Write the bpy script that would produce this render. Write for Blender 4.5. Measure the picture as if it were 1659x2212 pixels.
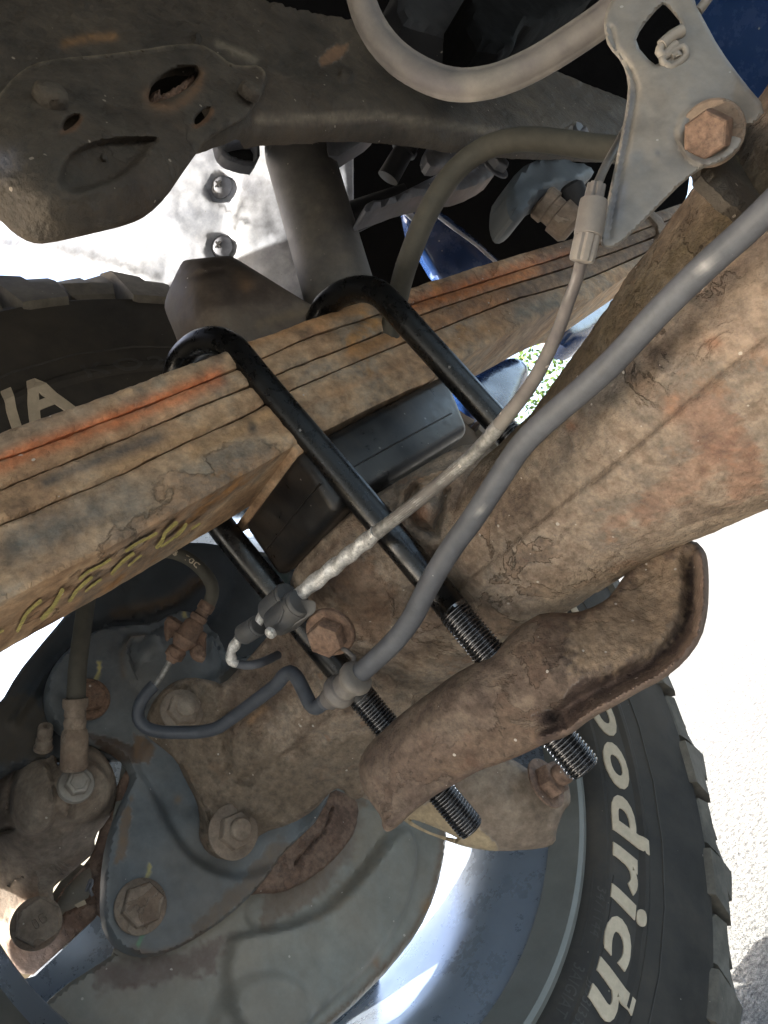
import bpy, math, random
import numpy as np
from mathutils import Vector, Matrix
from mathutils.geometry import delaunay_2d_cdt
random.seed(4); RNG = np.random.default_rng(5)
for o in list(bpy.data.objects): bpy.data.objects.remove(o)
SC = bpy.context.scene
COL = SC.collection

# ------------------------------------------------------------------ camera
HC = 0.50                                   # lens height above the ground
PITCH, ROLL, YAW = math.radians(10), math.radians(38.5), math.radians(31)
FPX = 1650.0                                # focal length in units of a 1659 x 2212 picture
_g = np.array([math.sin(YAW), math.cos(YAW), 0.]); _r = np.array([math.cos(YAW), -math.sin(YAW), 0.]); _z = np.array([0, 0, 1.])
CF = _g * math.cos(PITCH) + _z * math.sin(PITCH); _u = _z * math.cos(PITCH) - _g * math.sin(PITCH)
CR = _r * math.cos(ROLL) - _u * math.sin(ROLL)
CU = _r * math.sin(ROLL) + _u * math.cos(ROLL)
CAMP = np.array([0, 0, HC])
cam = bpy.data.cameras.new('camera'); cam_o = bpy.data.objects.new('camera', cam); COL.objects.link(cam_o)
cam.sensor_fit = 'VERTICAL'; cam.sensor_height = 36.0; cam.lens = 36.0 * FPX / 2212.0
cam.clip_start = 0.01; cam.clip_end = 500
cam_o.matrix_world = Matrix([[CR[0], CU[0], -CF[0], 0], [CR[1], CU[1], -CF[1], 0], [CR[2], CU[2], -CF[2], HC], [0, 0, 0, 1]])
SC.camera = cam_o
SC.render.resolution_x = 768; SC.render.resolution_y = 1024
cam.dof.use_dof = False

# ------------------------------------------------------------------ light
SUN_EL, SUN_AZ = math.radians(36), math.radians(-63.9)     # azimuth measured from +Y towards +X
w = bpy.data.worlds.new('World'); SC.world = w; w.use_nodes = True
nt = w.node_tree; bg = nt.nodes['Background']; sky = nt.nodes.new('ShaderNodeTexSky')
sky.sky_type = 'NISHITA'; sky.sun_disc = False; sky.sun_elevation = SUN_EL; sky.sun_rotation = SUN_AZ
sky.dust_density = 5.0; sky.air_density = 1.0; sky.ozone_density = 0.5
nt.links.new(sky.outputs[0], bg.inputs[0]); bg.inputs[1].default_value = 0.15
sl = bpy.data.lights.new('sun', 'SUN'); sl.energy = 4.0; sl.angle = math.radians(.53); sl.color = (1, .95, .87)
so = bpy.data.objects.new('sun', sl); COL.objects.link(so)
sdir = Vector((math.sin(SUN_AZ) * math.cos(SUN_EL), math.cos(SUN_AZ) * math.cos(SUN_EL), math.sin(SUN_EL)))
so.rotation_euler = sdir.to_track_quat('Z', 'Y').to_euler()
SC.view_settings.view_transform = 'Standard'; SC.view_settings.look = 'None'
SC.view_settings.exposure = 2.75; SC.view_settings.gamma = 1.0
SC.render.engine = 'CYCLES'
SC.cycles.max_bounces = 6; SC.cycles.diffuse_bounces = 2

# ------------------------------------------------------------------ geometry helpers
def nrm(v): v = np.asarray(v, float); return v / np.linalg.norm(v)
NX = nrm([-.262, .964, .024])               # outboard, along the axle
FX = nrm(np.cross(NX, _z))                  # along the truck
UX = np.cross(FX, NX) * -1
UX = UX if UX[2] > 0 else -UX
def ray(x, y): return CR * (x - 829.5) / FPX + CU * (1106 - y) / FPX + CF
def P(x, y, d): return CAMP + ray(x, y) * d                      # point at view depth d
def W(x, y, k, n=NX): r = ray(x, y); return CAMP + r * (k / (r @ n))   # point on the plane n.p = k
def proj(p):
    q = np.atleast_2d(p) - CAMP; d = q @ CF
    return np.c_[829.5 + FPX * (q @ CR) / d, 1106 - FPX * (q @ CU) / d, d]
def sub(z, ox, oy, s): return [(ox + a * s, oy + b * s) for a, b in z]

def hash2(ix, iy, seed):
    h = (ix * 374761393 + iy * 668265263 + seed * 1274126177) & 0xffffffff
    h = ((h ^ (h >> 13)) * 1274126177) & 0xffffffff
    return ((h ^ (h >> 16)) & 0xffff) / 65535.0 * 2 - 1
def vnoise(x, y, seed=0):
    ix = np.floor(x).astype(np.int64); iy = np.floor(y).astype(np.int64); fx = x - ix; fy = y - iy
    fx = fx * fx * (3 - 2 * fx); fy = fy * fy * (3 - 2 * fy)
    a = hash2(ix, iy, seed); b = hash2(ix + 1, iy, seed); c = hash2(ix, iy + 1, seed); d = hash2(ix + 1, iy + 1, seed)
    return (a * (1 - fx) + b * fx) * (1 - fy) + (c * (1 - fx) + d * fx) * fy
def fbm(x, y, seed=0, o=4):
    s = 0; a = 1; t = 0
    for i in range(o): s = s + a * vnoise(x * 2 ** i, y * 2 ** i, seed + i * 7); t += a; a *= .55
    return s / t
def segdist(Q, A, B):
    AB = B - A; t = np.clip(((Q - A) @ AB) / max(AB @ AB, 1e-9), 0, 1)
    return np.linalg.norm(Q - (A + t[:, None] * AB), axis=1)
def linedist(Q, pts, closed=False):
    pts = np.asarray(pts, float); n = len(pts); d = np.full(len(Q), 1e9)
    for i in range(n if closed else n - 1): d = np.minimum(d, segdist(Q, pts[i], pts[(i + 1) % n]))
    return d
def inside(Q, poly):
    poly = np.asarray(poly, float); x, y = Q[:, 0], Q[:, 1]; c = np.zeros(len(Q), bool); j = len(poly) - 1
    for i in range(len(poly)):
        xi, yi = poly[i]; xj, yj = poly[j]
        if yi != yj:
            m = ((yi > y) != (yj > y)) & (x < (xj - xi) * (y - yi) / (yj - yi) + xi); c ^= m
        j = i
    return c
def smooth_poly(p, closed=True, n=2):
    p = [tuple(q) for q in p]
    for _ in range(n):
        o = []; L = len(p)
        if not closed: o.append(p[0])
        for i in range(L if closed else L - 1):
            a = p[i]; b = p[(i + 1) % L]
            o.append((a[0] * .75 + b[0] * .25, a[1] * .75 + b[1] * .25)); o.append((a[0] * .25 + b[0] * .75, a[1] * .25 + b[1] * .75))
        if not closed: o.append(p[-1])
        p = o
    return p
def resample(p, step, closed=True):
    p = np.asarray(p, float); o = []; n = len(p)
    for i in range(n if closed else n - 1):
        a = p[i]; b = p[(i + 1) % n]; L = np.linalg.norm(b - a); k = max(1, int(round(L / step)))
        for j in range(k): o.append(a + (b - a) * j / k)
    if not closed: o.append(p[-1])
    return np.array(o)
def catmull(pts, step):
    p = np.asarray(pts, float); n = len(p); out = []
    for i in range(n - 1):
        p0 = p[max(i - 1, 0)]; p1 = p[i]; p2 = p[i + 1]; p3 = p[min(i + 2, n - 1)]
        k = max(2, int(np.linalg.norm((p2 - p1)[:3]) / step))
        for j in range(k):
            t = j / k
            out.append(.5 * (2 * p1 + (p2 - p0) * t + (2 * p0 - 5 * p1 + 4 * p2 - p3) * t * t + (3 * p1 - p0 - 3 * p2 + p3) * t ** 3))
    out.append(p[-1]); return np.array(out)
def rbf(ctl, lam=1e-3):
    c = np.array([q[:2] for q in ctl], float) / 500; v = np.array([q[2] for q in ctl], float); n = len(c)
    def ph(r): return np.where(r > 1e-9, r * r * np.log(np.maximum(r, 1e-9)), 0)
    A = np.zeros((n + 3, n + 3)); A[:n, :n] = ph(np.linalg.norm(c[:, None] - c[None], axis=2)) + lam * np.eye(n)
    A[:n, n] = 1; A[:n, n + 1:] = c; A[n:, :n] = A[:n, n:].T
    s = np.linalg.solve(A, np.r_[v, 0, 0, 0])
    def f(Q):
        q = np.asarray(Q, float) / 500; r = np.linalg.norm(q[:, None] - c[None], axis=2)
        return ph(r) @ s[:n] + s[n] + q @ s[n + 1:]
    return f
def sst(x): x = np.clip(x, 0, 1); return x * x * (3 - 2 * x)
def height(Q, feats):
    """displacement towards the viewer (metres) of surface points Q (picture units)"""
    h = np.zeros(len(Q))
    for f in feats:
        k = f[0]
        if k == 'ridge': h += f[3] * np.exp(-(linedist(Q, f[1]) / f[2]) ** 2)
        elif k == 'disc': h += f[3] * sst((f[2] - np.hypot(Q[:, 0] - f[1][0], Q[:, 1] - f[1][1])) / f[4] + .5)
        elif k == 'dome': h += f[3] * np.sqrt(np.clip(1 - ((Q[:, 0] - f[1][0]) ** 2 + (Q[:, 1] - f[1][1]) ** 2) / f[2] ** 2, 0, 1))
        elif k == 'poly':
            f = (k, smooth_poly(f[1], True, 2)) + f[2:]; d = linedist(Q, f[1], True); d = np.where(inside(Q, f[1]), d, -d); h += f[2] * sst(d / f[3] + .5)
        elif k == 'noise': h += f[2] * fbm(Q[:, 0] / f[1], Q[:, 1] / f[1], f[3] if len(f) > 3 else 0)
        elif k == 'flake':                                             # scales of rust that end in a small step
            v = fbm(Q[:, 0] / f[1], Q[:, 1] / f[1], f[3] if len(f) > 3 else 3, 5); h += f[2] * (sst((v - .05) * 14) + .6 * sst((v + .25) * 14))
        elif k == 'fn': h += f[1](Q)
    return h

# ------------------------------------------------------------------ objects
def newobj(name, me, parent=None, origin=None, mat=None):
    o = bpy.data.objects.new(name, me); COL.objects.link(o)
    if mat: me.materials.append(mat)
    if parent is not None: o.parent = parent
    return o
def thing(name, label, cat, at=(0, 0, 0), group=None):
    o = bpy.data.objects.new(name, None); COL.objects.link(o); o.location = Vector([float(a) for a in at]); o.empty_display_size = .02
    o['label'] = label; o['category'] = cat
    if group: o['group'] = group
    return o
def root_of(o):
    l = Vector((0, 0, 0))
    while o is not None: l += o.location; o = o.parent
    return l
def mesh(name, V, F, mat, parent=None, sharp=35, origin=None, at=None):
    V = np.asarray(V, float)
    base = np.array(root_of(parent)) if parent is not None else np.zeros(3)
    if origin is None and parent is None: origin = V.mean(0)
    loc = np.zeros(3)
    if parent is None: loc = np.asarray(origin, float); base = loc
    me = bpy.data.meshes.new(name)
    me.from_pydata([tuple(v) for v in (V - base)], [], [tuple(int(i) for i in f) for f in F])
    me.validate(); me.update(); me.color_attributes.new('stain_and_light', 'FLOAT_COLOR', 'POINT').data.foreach_set('color', [0.0] * (4 * len(me.vertices)))
    o = newobj(name, me, parent, None, mat)
    if parent is None: o.location = Vector(loc)
    me.shade_smooth()
    if sharp is not None: me.set_sharp_from_angle(angle=math.radians(sharp))
    return o
def relabel(o, label=None, cat=None, group=None, kind=None):
    if label: o['label'] = label
    if cat: o['category'] = cat
    if group: o['group'] = group
    if kind: o['kind'] = kind
    return o
def paint(o, blobs, amount=1.0):
    """rust, dirt, paint marks and some painted light and shade as a colour attribute; blob = (kind, pts, width, rgb, alpha)"""
    me = o.data; n = len(me.vertices); co = np.empty(n * 3); me.vertices.foreach_get('co', co)
    co = co.reshape(-1, 3) + np.array(root_of(o)); Q = proj(co)[:, :2]
    col = np.zeros((n, 4)); col[:, :3] = .3
    wob = fbm(Q[:, 0] / 14, Q[:, 1] / 14, 11) ; wob2 = fbm(Q[:, 0] / 5, Q[:, 1] / 5, 21)
    for kind, pts, wd, rgb, al in blobs:
        if kind == 'line': d = linedist(Q, pts); a = np.exp(-(np.maximum(d + wob * wd * .35, 0) / wd) ** 2)
        elif kind == 'hard': d = linedist(Q, pts); a = sst((wd - d + wob2 * wd * .35) / 3 + .5)
        elif kind == 'poly':
            d = linedist(Q, pts, True); d = np.where(inside(Q, pts), d, -d); a = sst((d + (wob + .5 * wob2) * wd) / max(wd, 1e-3) + .5)
        elif kind == 'spot': d = np.hypot(Q[:, 0] - pts[0], Q[:, 1] - pts[1]); a = np.exp(-(np.maximum(d + wob * wd * .5, 0) / wd) ** 2)
        a = np.clip(a * al, 0, 1)[:, None]
        oa = col[:, 3:4]; na = a + oa * (1 - a)
        col[:, :3] = np.where(na > 1e-4, (np.array(rgb) * a + col[:, :3] * oa * (1 - a)) / np.maximum(na, 1e-4), col[:, :3]); col[:, 3:4] = na
    at = me.color_attributes['stain_and_light']; at.data.foreach_set('color', col.ravel())
    return o
def sheet(name, outline, mat, parent=None, k=None, n=NX, ctl=None, feats=(), step=7, thick=.004, edge=(0, 0), holes=(), smooth=1, stains_and_light=None, sharp=40, lam=1e-3, grow=0):
    """pressed or cast part: outline and relief given in picture units, laid on a plane (k, n) or a depth field (ctl)"""
    out = smooth_poly(outline, True, smooth) if smooth else outline
    B = resample(out, step); hs = [resample(smooth_poly(h, True, 1), step) for h in holes]
    mn = B.min(0); mx = B.max(0); gx, gy = np.meshgrid(np.arange(mn[0], mx[0], step), np.arange(mn[1], mx[1], step))
    gx = gx + (np.arange(gx.shape[0])[:, None] % 2) * step * .5
    G = np.c_[gx.ravel(), gy.ravel()] + RNG.uniform(-.15, .15, (gx.size, 2)) * step
    keep = inside(G, B) & (linedist(G, B, True) > step * .55)
    for h in hs: keep &= ~inside(G, h); keep &= linedist(G, h, True) > step * .55
    G = G[keep]
    allp = [B] + hs; E = []; b = 0
    for q in allp: m = len(q); E += [(b + i, b + (i + 1) % m) for i in range(m)]; b += m
    pts = np.vstack(allp + [G])
    r = delaunay_2d_cdt([Vector(p) for p in pts], E, [], 0, 1e-4)
    Q = np.array([tuple(v) for v in r[0]]); T = np.array([f for f in r[2] if len(f) == 3])
    cen = Q[T].mean(1); m = inside(cen, B)
    for h in hs: m &= ~inside(cen, h)
    T = T[m]
    h = height(Q, feats)
    if edge[0]:
        d = linedist(Q, B, True)
        for q in hs: d = np.minimum(d, linedist(Q, q, True))
        t = 1 - np.clip(d / edge[0], 0, 1); h -= edge[1] * (1 - np.sqrt(np.clip(1 - t * t, 0, 1)))
    R = CR[None] * ((Q[:, 0] - 829.5) / FPX)[:, None] + CU[None] * ((1106 - Q[:, 1]) / FPX)[:, None] + CF[None]
    if ctl is not None:
        D = rbf(ctl, lam)(Q); V = CAMP + R * (D - h)[:, None]; back = R * thick
    else:
        n = np.asarray(n); D = k / (R @ n); V = CAMP + R * D[:, None] - n[None] * h[:, None]; back = np.repeat(n[None] * thick, len(Q), 0)
    nv = len(V); VV = np.vstack([V, V + back])
    # orientation towards camera
    a, b_, c = V[T[:, 0]], V[T[:, 1]], V[T[:, 2]]; nn = np.cross(b_ - a, c - a); fl = np.einsum('ij,ij->i', nn, a - CAMP) > 0
    if fl.mean() > .5: T = T[:, ::-1].copy()
    cnt = {}
    for t in T:
        for i in range(3):
            e = (t[i], t[(i + 1) % 3]); cnt[e] = 1
    F = [tuple(t) for t in T] + [tuple(t[::-1] + nv) for t in T]
    for (i, j) in cnt:
        if (j, i) not in cnt: F.append((j, i, i + nv, j + nv))
    o = mesh(name, VV, F, mat, parent, sharp)
    if stains_and_light: paint(o, stains_and_light)
    return o
def tube(name, pts, r, mat, parent=None, seg=20, step=.004, world=False, caps=True, rfn=None, sharp=60, stains_and_light=None):
    """swept round bar or hose; pts are (x, y, depth) picture points or world points; r in metres or a list"""
    rs = list(r) if isinstance(r, (list, tuple)) else [r] * len(pts)
    w3 = np.array([(np.array(p) if world else P(*p)) for p in pts]); C = catmull(np.c_[w3, rs], step)
    X = C[:, :3]; R = np.maximum(C[:, 3], 1e-5); n = len(X)
    T = np.gradient(X, axis=0); T /= np.linalg.norm(T, axis=1)[:, None]
    u = np.cross(T[0], [0.3, .2, .9]); u /= np.linalg.norm(u); V = []; S = np.r_[0, np.cumsum(np.linalg.norm(np.diff(X, axis=0), axis=1))]
    th = np.linspace(0, 2 * math.pi, seg, endpoint=False)
    for i in range(n):
        u = u - T[i] * (u @ T[i]); u /= np.linalg.norm(u); v = np.cross(T[i], u)
        rr = R[i] * np.ones(seg)
        if rfn is not None: rr = rr + rfn(S[i], th)
        V.append(X[i] + np.outer(rr * np.cos(th), u) + np.outer(rr * np.sin(th), v))
    V = np.vstack(V); F = []
    for i in range(n - 1):
        for j in range(seg): a = i * seg + j; b = i * seg + (j + 1) % seg; F.append((a, b, b + seg, a + seg))
    if caps: F.append(tuple(range(seg - 1, -1, -1))); F.append(tuple((n - 1) * seg + j for j in range(seg)))
    o = mesh(name, V, F, mat, parent, sharp)
    if stains_and_light: paint(o, stains_and_light)
    return o
def frame(axis, up=None):
    a = nrm(axis); up = np.array([0, 0, 1.]) if up is None else np.asarray(up, float)
    if abs(a @ nrm(up)) > .95: up = np.array([1., 0, 0])
    u = nrm(np.cross(up, a)); return a, u, np.cross(a, u)
def lathe(name, c, axis, prof, mat, parent=None, seg=32, rot=0, poly=None, sharp=35, rfn=None, stains_and_light=None, arc=None, scale=(1, 1)):
    """profile [(s, r)] turned about axis from point c; poly=6 gives hexagonal sections"""
    a, u, v = frame(axis); m = seg
    th = np.linspace(0, 2 * math.pi, m, endpoint=False) + rot
    V = []
    for s, r in prof:
        rr = np.full(m, float(r))
        if poly:
            q = (th - rot + math.pi / poly) % (2 * math.pi / poly) - math.pi / poly; rr = r * math.cos(math.pi / poly) / np.cos(q)
        if rfn is not None: rr = rr + rfn(s, th)
        V.append(np.asarray(c) + a * s + np.outer(rr * np.cos(th) * scale[0], u) + np.outer(rr * np.sin(th) * scale[1], v))
    V = np.vstack(V); F = []; n = len(prof)
    for i in range(n - 1):
        for j in range(m): p = i * m + j; q = i * m + (j + 1) % m; F.append((p, q, q + m, p + m))
    if prof[0][1] > 1e-6: F.append(tuple(range(m - 1, -1, -1)))
    if prof[-1][1] > 1e-6: F.append(tuple((n - 1) * m + j for j in range(m)))
    o = mesh(name, V, F, mat, parent, sharp)
    if stains_and_light: paint(o, stains_and_light)
    return o
def box(name, corners, mat, parent=None, bevel=.001, sharp=40, seg=2, sub=0):
    """hexahedron from 8 world corners (4 near ring, 4 far ring) with rounded edges"""
    import bmesh
    bm = bmesh.new(); vs = [bm.verts.new(Vector(c)) for c in corners]
    for f in ((0, 1, 2, 3), (7, 6, 5, 4), (0, 4, 5, 1), (1, 5, 6, 2), (2, 6, 7, 3), (3, 7, 4, 0)): bm.faces.new([vs[i] for i in f])
    bmesh.ops.recalc_face_normals(bm, faces=bm.faces)
    if bevel: bmesh.ops.bevel(bm, geom=list(bm.edges) + list(bm.verts), offset=bevel, segments=seg, affect='EDGES', profile=.5)
    if sub: bmesh.ops.triangulate(bm, faces=bm.faces)
    V = [tuple(v.co) for v in bm.verts]; bm.verts.index_update(); F = [[v.index for v in f.verts] for f in bm.faces]; bm.free()
    return mesh(name, V, F, mat, parent, sharp)
def prism(name, outline, mat, parent, k, thick, n=NX, bevel=.0008, ext=None, step=None, jit=0, stains_and_light=None):
    """straight-sided bar: picture outline on the plane (k, n), extruded by ext"""
    import bmesh
    o2 = resample(outline, step) if step else np.array(outline, float)
    ext = np.asarray(n) * thick if ext is None else ext
    A = [W(x, y, k, n) for x, y in o2]; 
    if jit: A = [p + RNG.normal(size=3) * jit for p in A]
    bm = bmesh.new(); va = [bm.verts.new(Vector(p)) for p in A]; vb = [bm.verts.new(Vector(p + ext)) for p in A]; m = len(A)
    fa = bm.faces.new(va); fb = bm.faces.new(vb[::-1])
    for i in range(m): bm.faces.new((va[i], vb[i], vb[(i + 1) % m], va[(i + 1) % m]))
    bmesh.ops.recalc_face_normals(bm, faces=bm.faces)
    if bevel:
        ee = [e for e in bm.edges if e.calc_face_angle(0) > .5]
        bmesh.ops.bevel(bm, geom=ee, offset=bevel, segments=3, affect='EDGES', profile=.5)
    bmesh.ops.triangulate(bm, faces=[f for f in bm.faces if len(f.verts) > 4])
    bm.verts.index_update(); V = [tuple(v.co) for v in bm.verts]; F = [[v.index for v in f.verts] for f in bm.faces]; bm.free()
    o = mesh(name, V, F, mat, parent, 35)
    if stains_and_light: paint(o, stains_and_light)
    return o
def copy_tree(o, parent=None, off=None):
    c = o.copy(); COL.objects.link(c); c.parent = parent
    if off is not None: c.location = o.location + Vector(off)
    for ch in o.children: copy_tree(ch, c)
    return c

# ------------------------------------------------------------------ materials
def mat(name, cols, scale=25, rough=.75, metal=0., bump=.35, bscale=260, specks=0., speckcol=(.6, .55, .48), stretch=(1, 1, 1), rot=(0, 0, 0), coat=0., fine=.35, var=.12, flake=0., spec=.4, pits=0., dust=0., dustcol=(.3, .25, .19)):
    m = bpy.data.materials.new(name); m.use_nodes = True; nt = m.node_tree; N = nt.nodes; L = nt.links
    b = N['Principled BSDF']; tc = N.new('ShaderNodeTexCoord'); mp = N.new('ShaderNodeMapping'); L.new(tc.outputs['Object'], mp.inputs[0])
    mp.inputs['Scale'].default_value = stretch; mp.inputs['Rotation'].default_value = rot
    def noise(sc, det=6, ro=.6, dist=0.):
        n = N.new('ShaderNodeTexNoise'); n.inputs['Scale'].default_value = sc; n.inputs['Detail'].default_value = det; n.inputs['Roughness'].default_value = ro
        n.inputs['Distortion'].default_value = dist * .5; L.new(mp.outputs[0], n.inputs[0]); return n
    def ramp(src, stops):
        r = N.new('ShaderNodeValToRGB'); L.new(src, r.inputs[0]); e = r.color_ramp.elements
        while len(e) > 1: e.remove(e[-1])
        e[0].position = stops[0][0]; e[0].color = (*stops[0][1], 1)
        for p, c in stops[1:]: q = e.new(p); q.color = (*c, 1)
        return r
    def mixc(f, a, bb, bt='MIX'):
        x = N.new('ShaderNodeMix'); x.data_type = 'RGBA'; x.blend_type = bt
        for s, v in ((x.inputs[0], f), (x.inputs[6], a), (x.inputs[7], bb)):
            if hasattr(v, 'links') or isinstance(v, bpy.types.NodeSocket): L.new(v, s)
            elif isinstance(v, (int, float)): s.default_value = v
            else: s.default_value = (*v, 1)
        return x.outputs[2]
    def mth(op, a, bb):
        x = N.new('ShaderNodeMath'); x.operation = op
        for s, v in ((x.inputs[0], a), (x.inputs[1], bb)):
            if isinstance(v, (int, float)): s.default_value = v
            else: L.new(v, s)
        return x.outputs[0]
    n1 = noise(scale, 9, .66, .2); k = len(cols)
    st = [(.34 + .32 * i / max(k - 1, 1), c) for i, c in enumerate(cols)]
    c = ramp(n1.outputs[0], st).outputs[0]
    n2 = noise(scale * 6, 7, .72); f2 = ramp(n2.outputs[0], [(.35, (1 - var * 2,) * 3), (.65, (1 + var * 2,) * 3)]).outputs[0]
    c = mixc(1.0, c, f2, 'MULTIPLY')
    edge_f = None
    if flake:                                    # scales of rust: layered patches with a broken dark edge, only here and there
        na_ = noise(scale * .9, 10, .6, .9); nb_ = noise(scale * .33, 3, .5)
        area = ramp(nb_.outputs[0], [(.47, (0,) * 3), (.56, (1,) * 3)]).outputs[0]
        step_ = ramp(na_.outputs[0], [(.515, (0,) * 3), (.525, (1,) * 3)]).outputs[0]
        band = ramp(na_.outputs[0], [(.500, (0,) * 3), (.516, (1,) * 3), (.520, (0,) * 3)]).outputs[0]
        edge_f = mth('MULTIPLY', step_, area)
        c = mixc(mth('MULTIPLY', edge_f, .5), c, mixc(1.0, c, (.62, .50, .44), 'MULTIPLY'))
        c = mixc(mth('MULTIPLY', mth('MULTIPLY', band, area), .55), c, (.03, .019, .013))
    if dust:
        n4 = noise(scale * .6, 7, .7, 1.0); c = mixc(mth('MULTIPLY', ramp(n4.outputs[0], [(.45, (0,) * 3), (.62, (1,) * 3)]).outputs[0], dust), c, dustcol)
    # marks and painted light from the mesh
    at = N.new('ShaderNodeAttribute'); at.attribute_name = 'stain_and_light'
    n5 = noise(130, 6, .7); fa = mth('MULTIPLY', at.outputs['Alpha'], mth('ADD', mth('MULTIPLY', n5.outputs[0], 1.2), .35)); fa = mth('MINIMUM', fa, 1.0)
    sc_ = mixc(1.0, at.outputs['Color'], f2, 'MULTIPLY'); c = mixc(fa, c, sc_)
    if specks:
        vo = N.new('ShaderNodeTexVoronoi'); vo.inputs['Scale'].default_value = 330; L.new(mp.outputs[0], vo.inputs[0])
        sp = N.new('ShaderNodeSeparateColor'); L.new(vo.outputs['Color'], sp.inputs[0])
        sz = mth('MULTIPLY', mth('POWER', sp.outputs[1], 4.0), .36)
        fs = mth('MULTIPLY', mth('LESS_THAN', vo.outputs['Distance'], sz), mth('GREATER_THAN', sp.outputs[0], 1 - specks * .45)); c = mixc(mth('MULTIPLY', fs, .75), c, speckcol)
    L.new(c, b.inputs['Base Color'])
    b.inputs['Metallic'].default_value = metal; b.inputs['Specular IOR Level'].default_value = spec
    rr = N.new('ShaderNodeMapRange'); L.new(n2.outputs[0], rr.inputs[0]); rr.inputs[1].default_value = .3; rr.inputs[2].default_value = .7
    rr.inputs[3].default_value = max(rough - .12, .02); rr.inputs[4].default_value = min(rough + .12, 1); L.new(rr.outputs[0], b.inputs['Roughness'])
    if coat: b.inputs['Coat Weight'].default_value = coat; b.inputs['Coat Roughness'].default_value = .15
    if bump:
        n3 = noise(bscale, 8, .65); hsum = n3.outputs[0]
        n6 = noise(bscale * .18, 6, .6, .6); hsum = mth('ADD', mth('MULTIPLY', hsum, fine), mth('MULTIPLY', n6.outputs[0], 1.0))
        if flake: hsum = mth('SUBTRACT', hsum, mth('MULTIPLY', edge_f, flake))
        if pits:
            v2 = N.new('ShaderNodeTexVoronoi'); v2.inputs['Scale'].default_value = bscale * .8; L.new(mp.outputs[0], v2.inputs[0])
            hsum = mth('ADD', hsum, mth('MULTIPLY', mth('MINIMUM', v2.outputs['Distance'], .45), pits))
        bp = N.new('ShaderNodeBump'); bp.inputs['Strength'].default_value = min(bump, 1); bp.inputs['Distance'].default_value = .0022 * max(bump, .3)
        L.new(hsum, bp.inputs['Height']); L.new(bp.outputs[0], b.inputs['Normal'])
    return m
# ------------------------------------------------------------------ palette
M = {}
M['spring'] = mat('rusted_spring_steel', [(.24, .15, .09), (.38, .24, .135), (.47, .325, .20), (.33, .265, .195), (.46, .26, .11)], 16, .8, bump=.85, specks=.10, var=.2, stretch=(.75, .75, 1), flake=.9, fine=.6)
M['tube'] = mat('rusted_axle_steel', [(.13, .096, .072), (.22, .165, .122), (.31, .245, .185), (.215, .18, .145), (.265, .175, .12)], 30, .88, bump=1.0, specks=.14, var=.16, flake=.8, fine=1.0, pits=.25)
M['cast'] = mat('dusty_cast_steel', [(.15, .118, .09), (.24, .19, .147), (.31, .26, .205)], 26, .88, bump=.6, specks=.08, var=.12, flake=.4, fine=.55, pits=.15)
M['skid'] = mat('scaly_rust_plate', [(.085, .060, .046), (.14, .102, .077), (.195, .148, .11), (.15, .10, .073)], 30, .88, bump=.9, specks=.2, var=.15, pits=.4, fine=.6, flake=.3)
M['frame'] = mat('dusty_undercoating', [(.034, .029, .022), (.062, .050, .037), (.095, .077, .055)], 18, .72, bump=1.0, fine=.7, flake=.25, specks=.2, var=.14, speckcol=(.35, .3, .24), dust=.35, dustcol=(.12, .10, .075))
M['hole_shade'] = mat('hole_shade_black', [(.01, .01, .01), (.02, .018, .016)], 30, .9, bump=.2)  # near-black that stands for the shade inside holes and slots
M['black'] = mat('gloss_black_paint', [(.003, .003, .0032), (.006, .006, .006)], 20, .3, bump=.03, bscale=120, specks=.10, speckcol=(.25, .25, .25), var=.06, spec=.45)
M['thread'] = mat('black_threaded_steel', [(.10, .10, .105), (.16, .16, .165)], 60, .22, metal=.9, bump=.1, var=.1, spec=.8)
M['block'] = mat('black_spacer_paint', [(.006, .006, .0065), (.012, .0115, .0115), (.026, .023, .020)], 16, .36, bump=.25, specks=.25, var=.14, speckcol=(.2, .18, .16), dust=.45, dustcol=(.075, .053, .035))
M['hose'] = mat('grey_rubber_hose', [(.075, .080, .092), (.115, .12, .132)], 20, .6, bump=.35, specks=.1, var=.08, bscale=300, speckcol=(.4, .4, .4))
M['pipe'] = mat('slate_coated_pipe', [(.045, .052, .064), (.075, .082, .096)], 20, .5, bump=.2, specks=.08, var=.08, speckcol=(.4, .36, .3))
M['zinc'] = mat('weathered_zinc', [(.14, .135, .13), (.24, .235, .22), (.38, .37, .34)], 55, .5, metal=.35, bump=.4, specks=.2, var=.2)
M['tape'] = mat('frayed_silver_foil', [(.4, .39, .37), (.62, .61, .58)], 90, .35, metal=.3, bump=.8, var=.2)
M['bracket'] = mat('dusty_galvanised_steel', [(.20, .18, .155), (.29, .265, .23), (.24, .235, .225)], 14, .6, metal=.15, bump=.35, specks=.16, var=.07, speckcol=(.5, .48, .45))
M['conduit'] = mat('weathered_grey_plastic', [(.11, .10, .10), (.165, .15, .137), (.22, .20, .172)], 14, .6, bump=.3, var=.08, specks=.05)
M['rubber'] = mat('old_olive_rubber', [(.060, .056, .045), (.095, .088, .070)], 18, .75, bump=.3, specks=.08, var=.08)
M['blue_grey'] = mat('blue_grey_primer', [(.092, .106, .115), (.14, .157, .166), (.18, .19, .19)], 11, .5, bump=.25, specks=.07, var=.07, dust=.3, dustcol=(.18, .15, .115))
M['shield'] = mat('grey_green_coated_steel', [(.19, .188, .16), (.26, .26, .228), (.32, .305, .26)], 9, .55, bump=.3, specks=.06, var=.06, dust=.35, dustcol=(.27, .21, .15))
M['dark_case'] = mat('dark_slate_casing', [(.038, .045, .052), (.068, .077, .083)], 9, .6, bump=.2, specks=.03, var=.06, dust=.3, dustcol=(.09, .07, .05))
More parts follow.
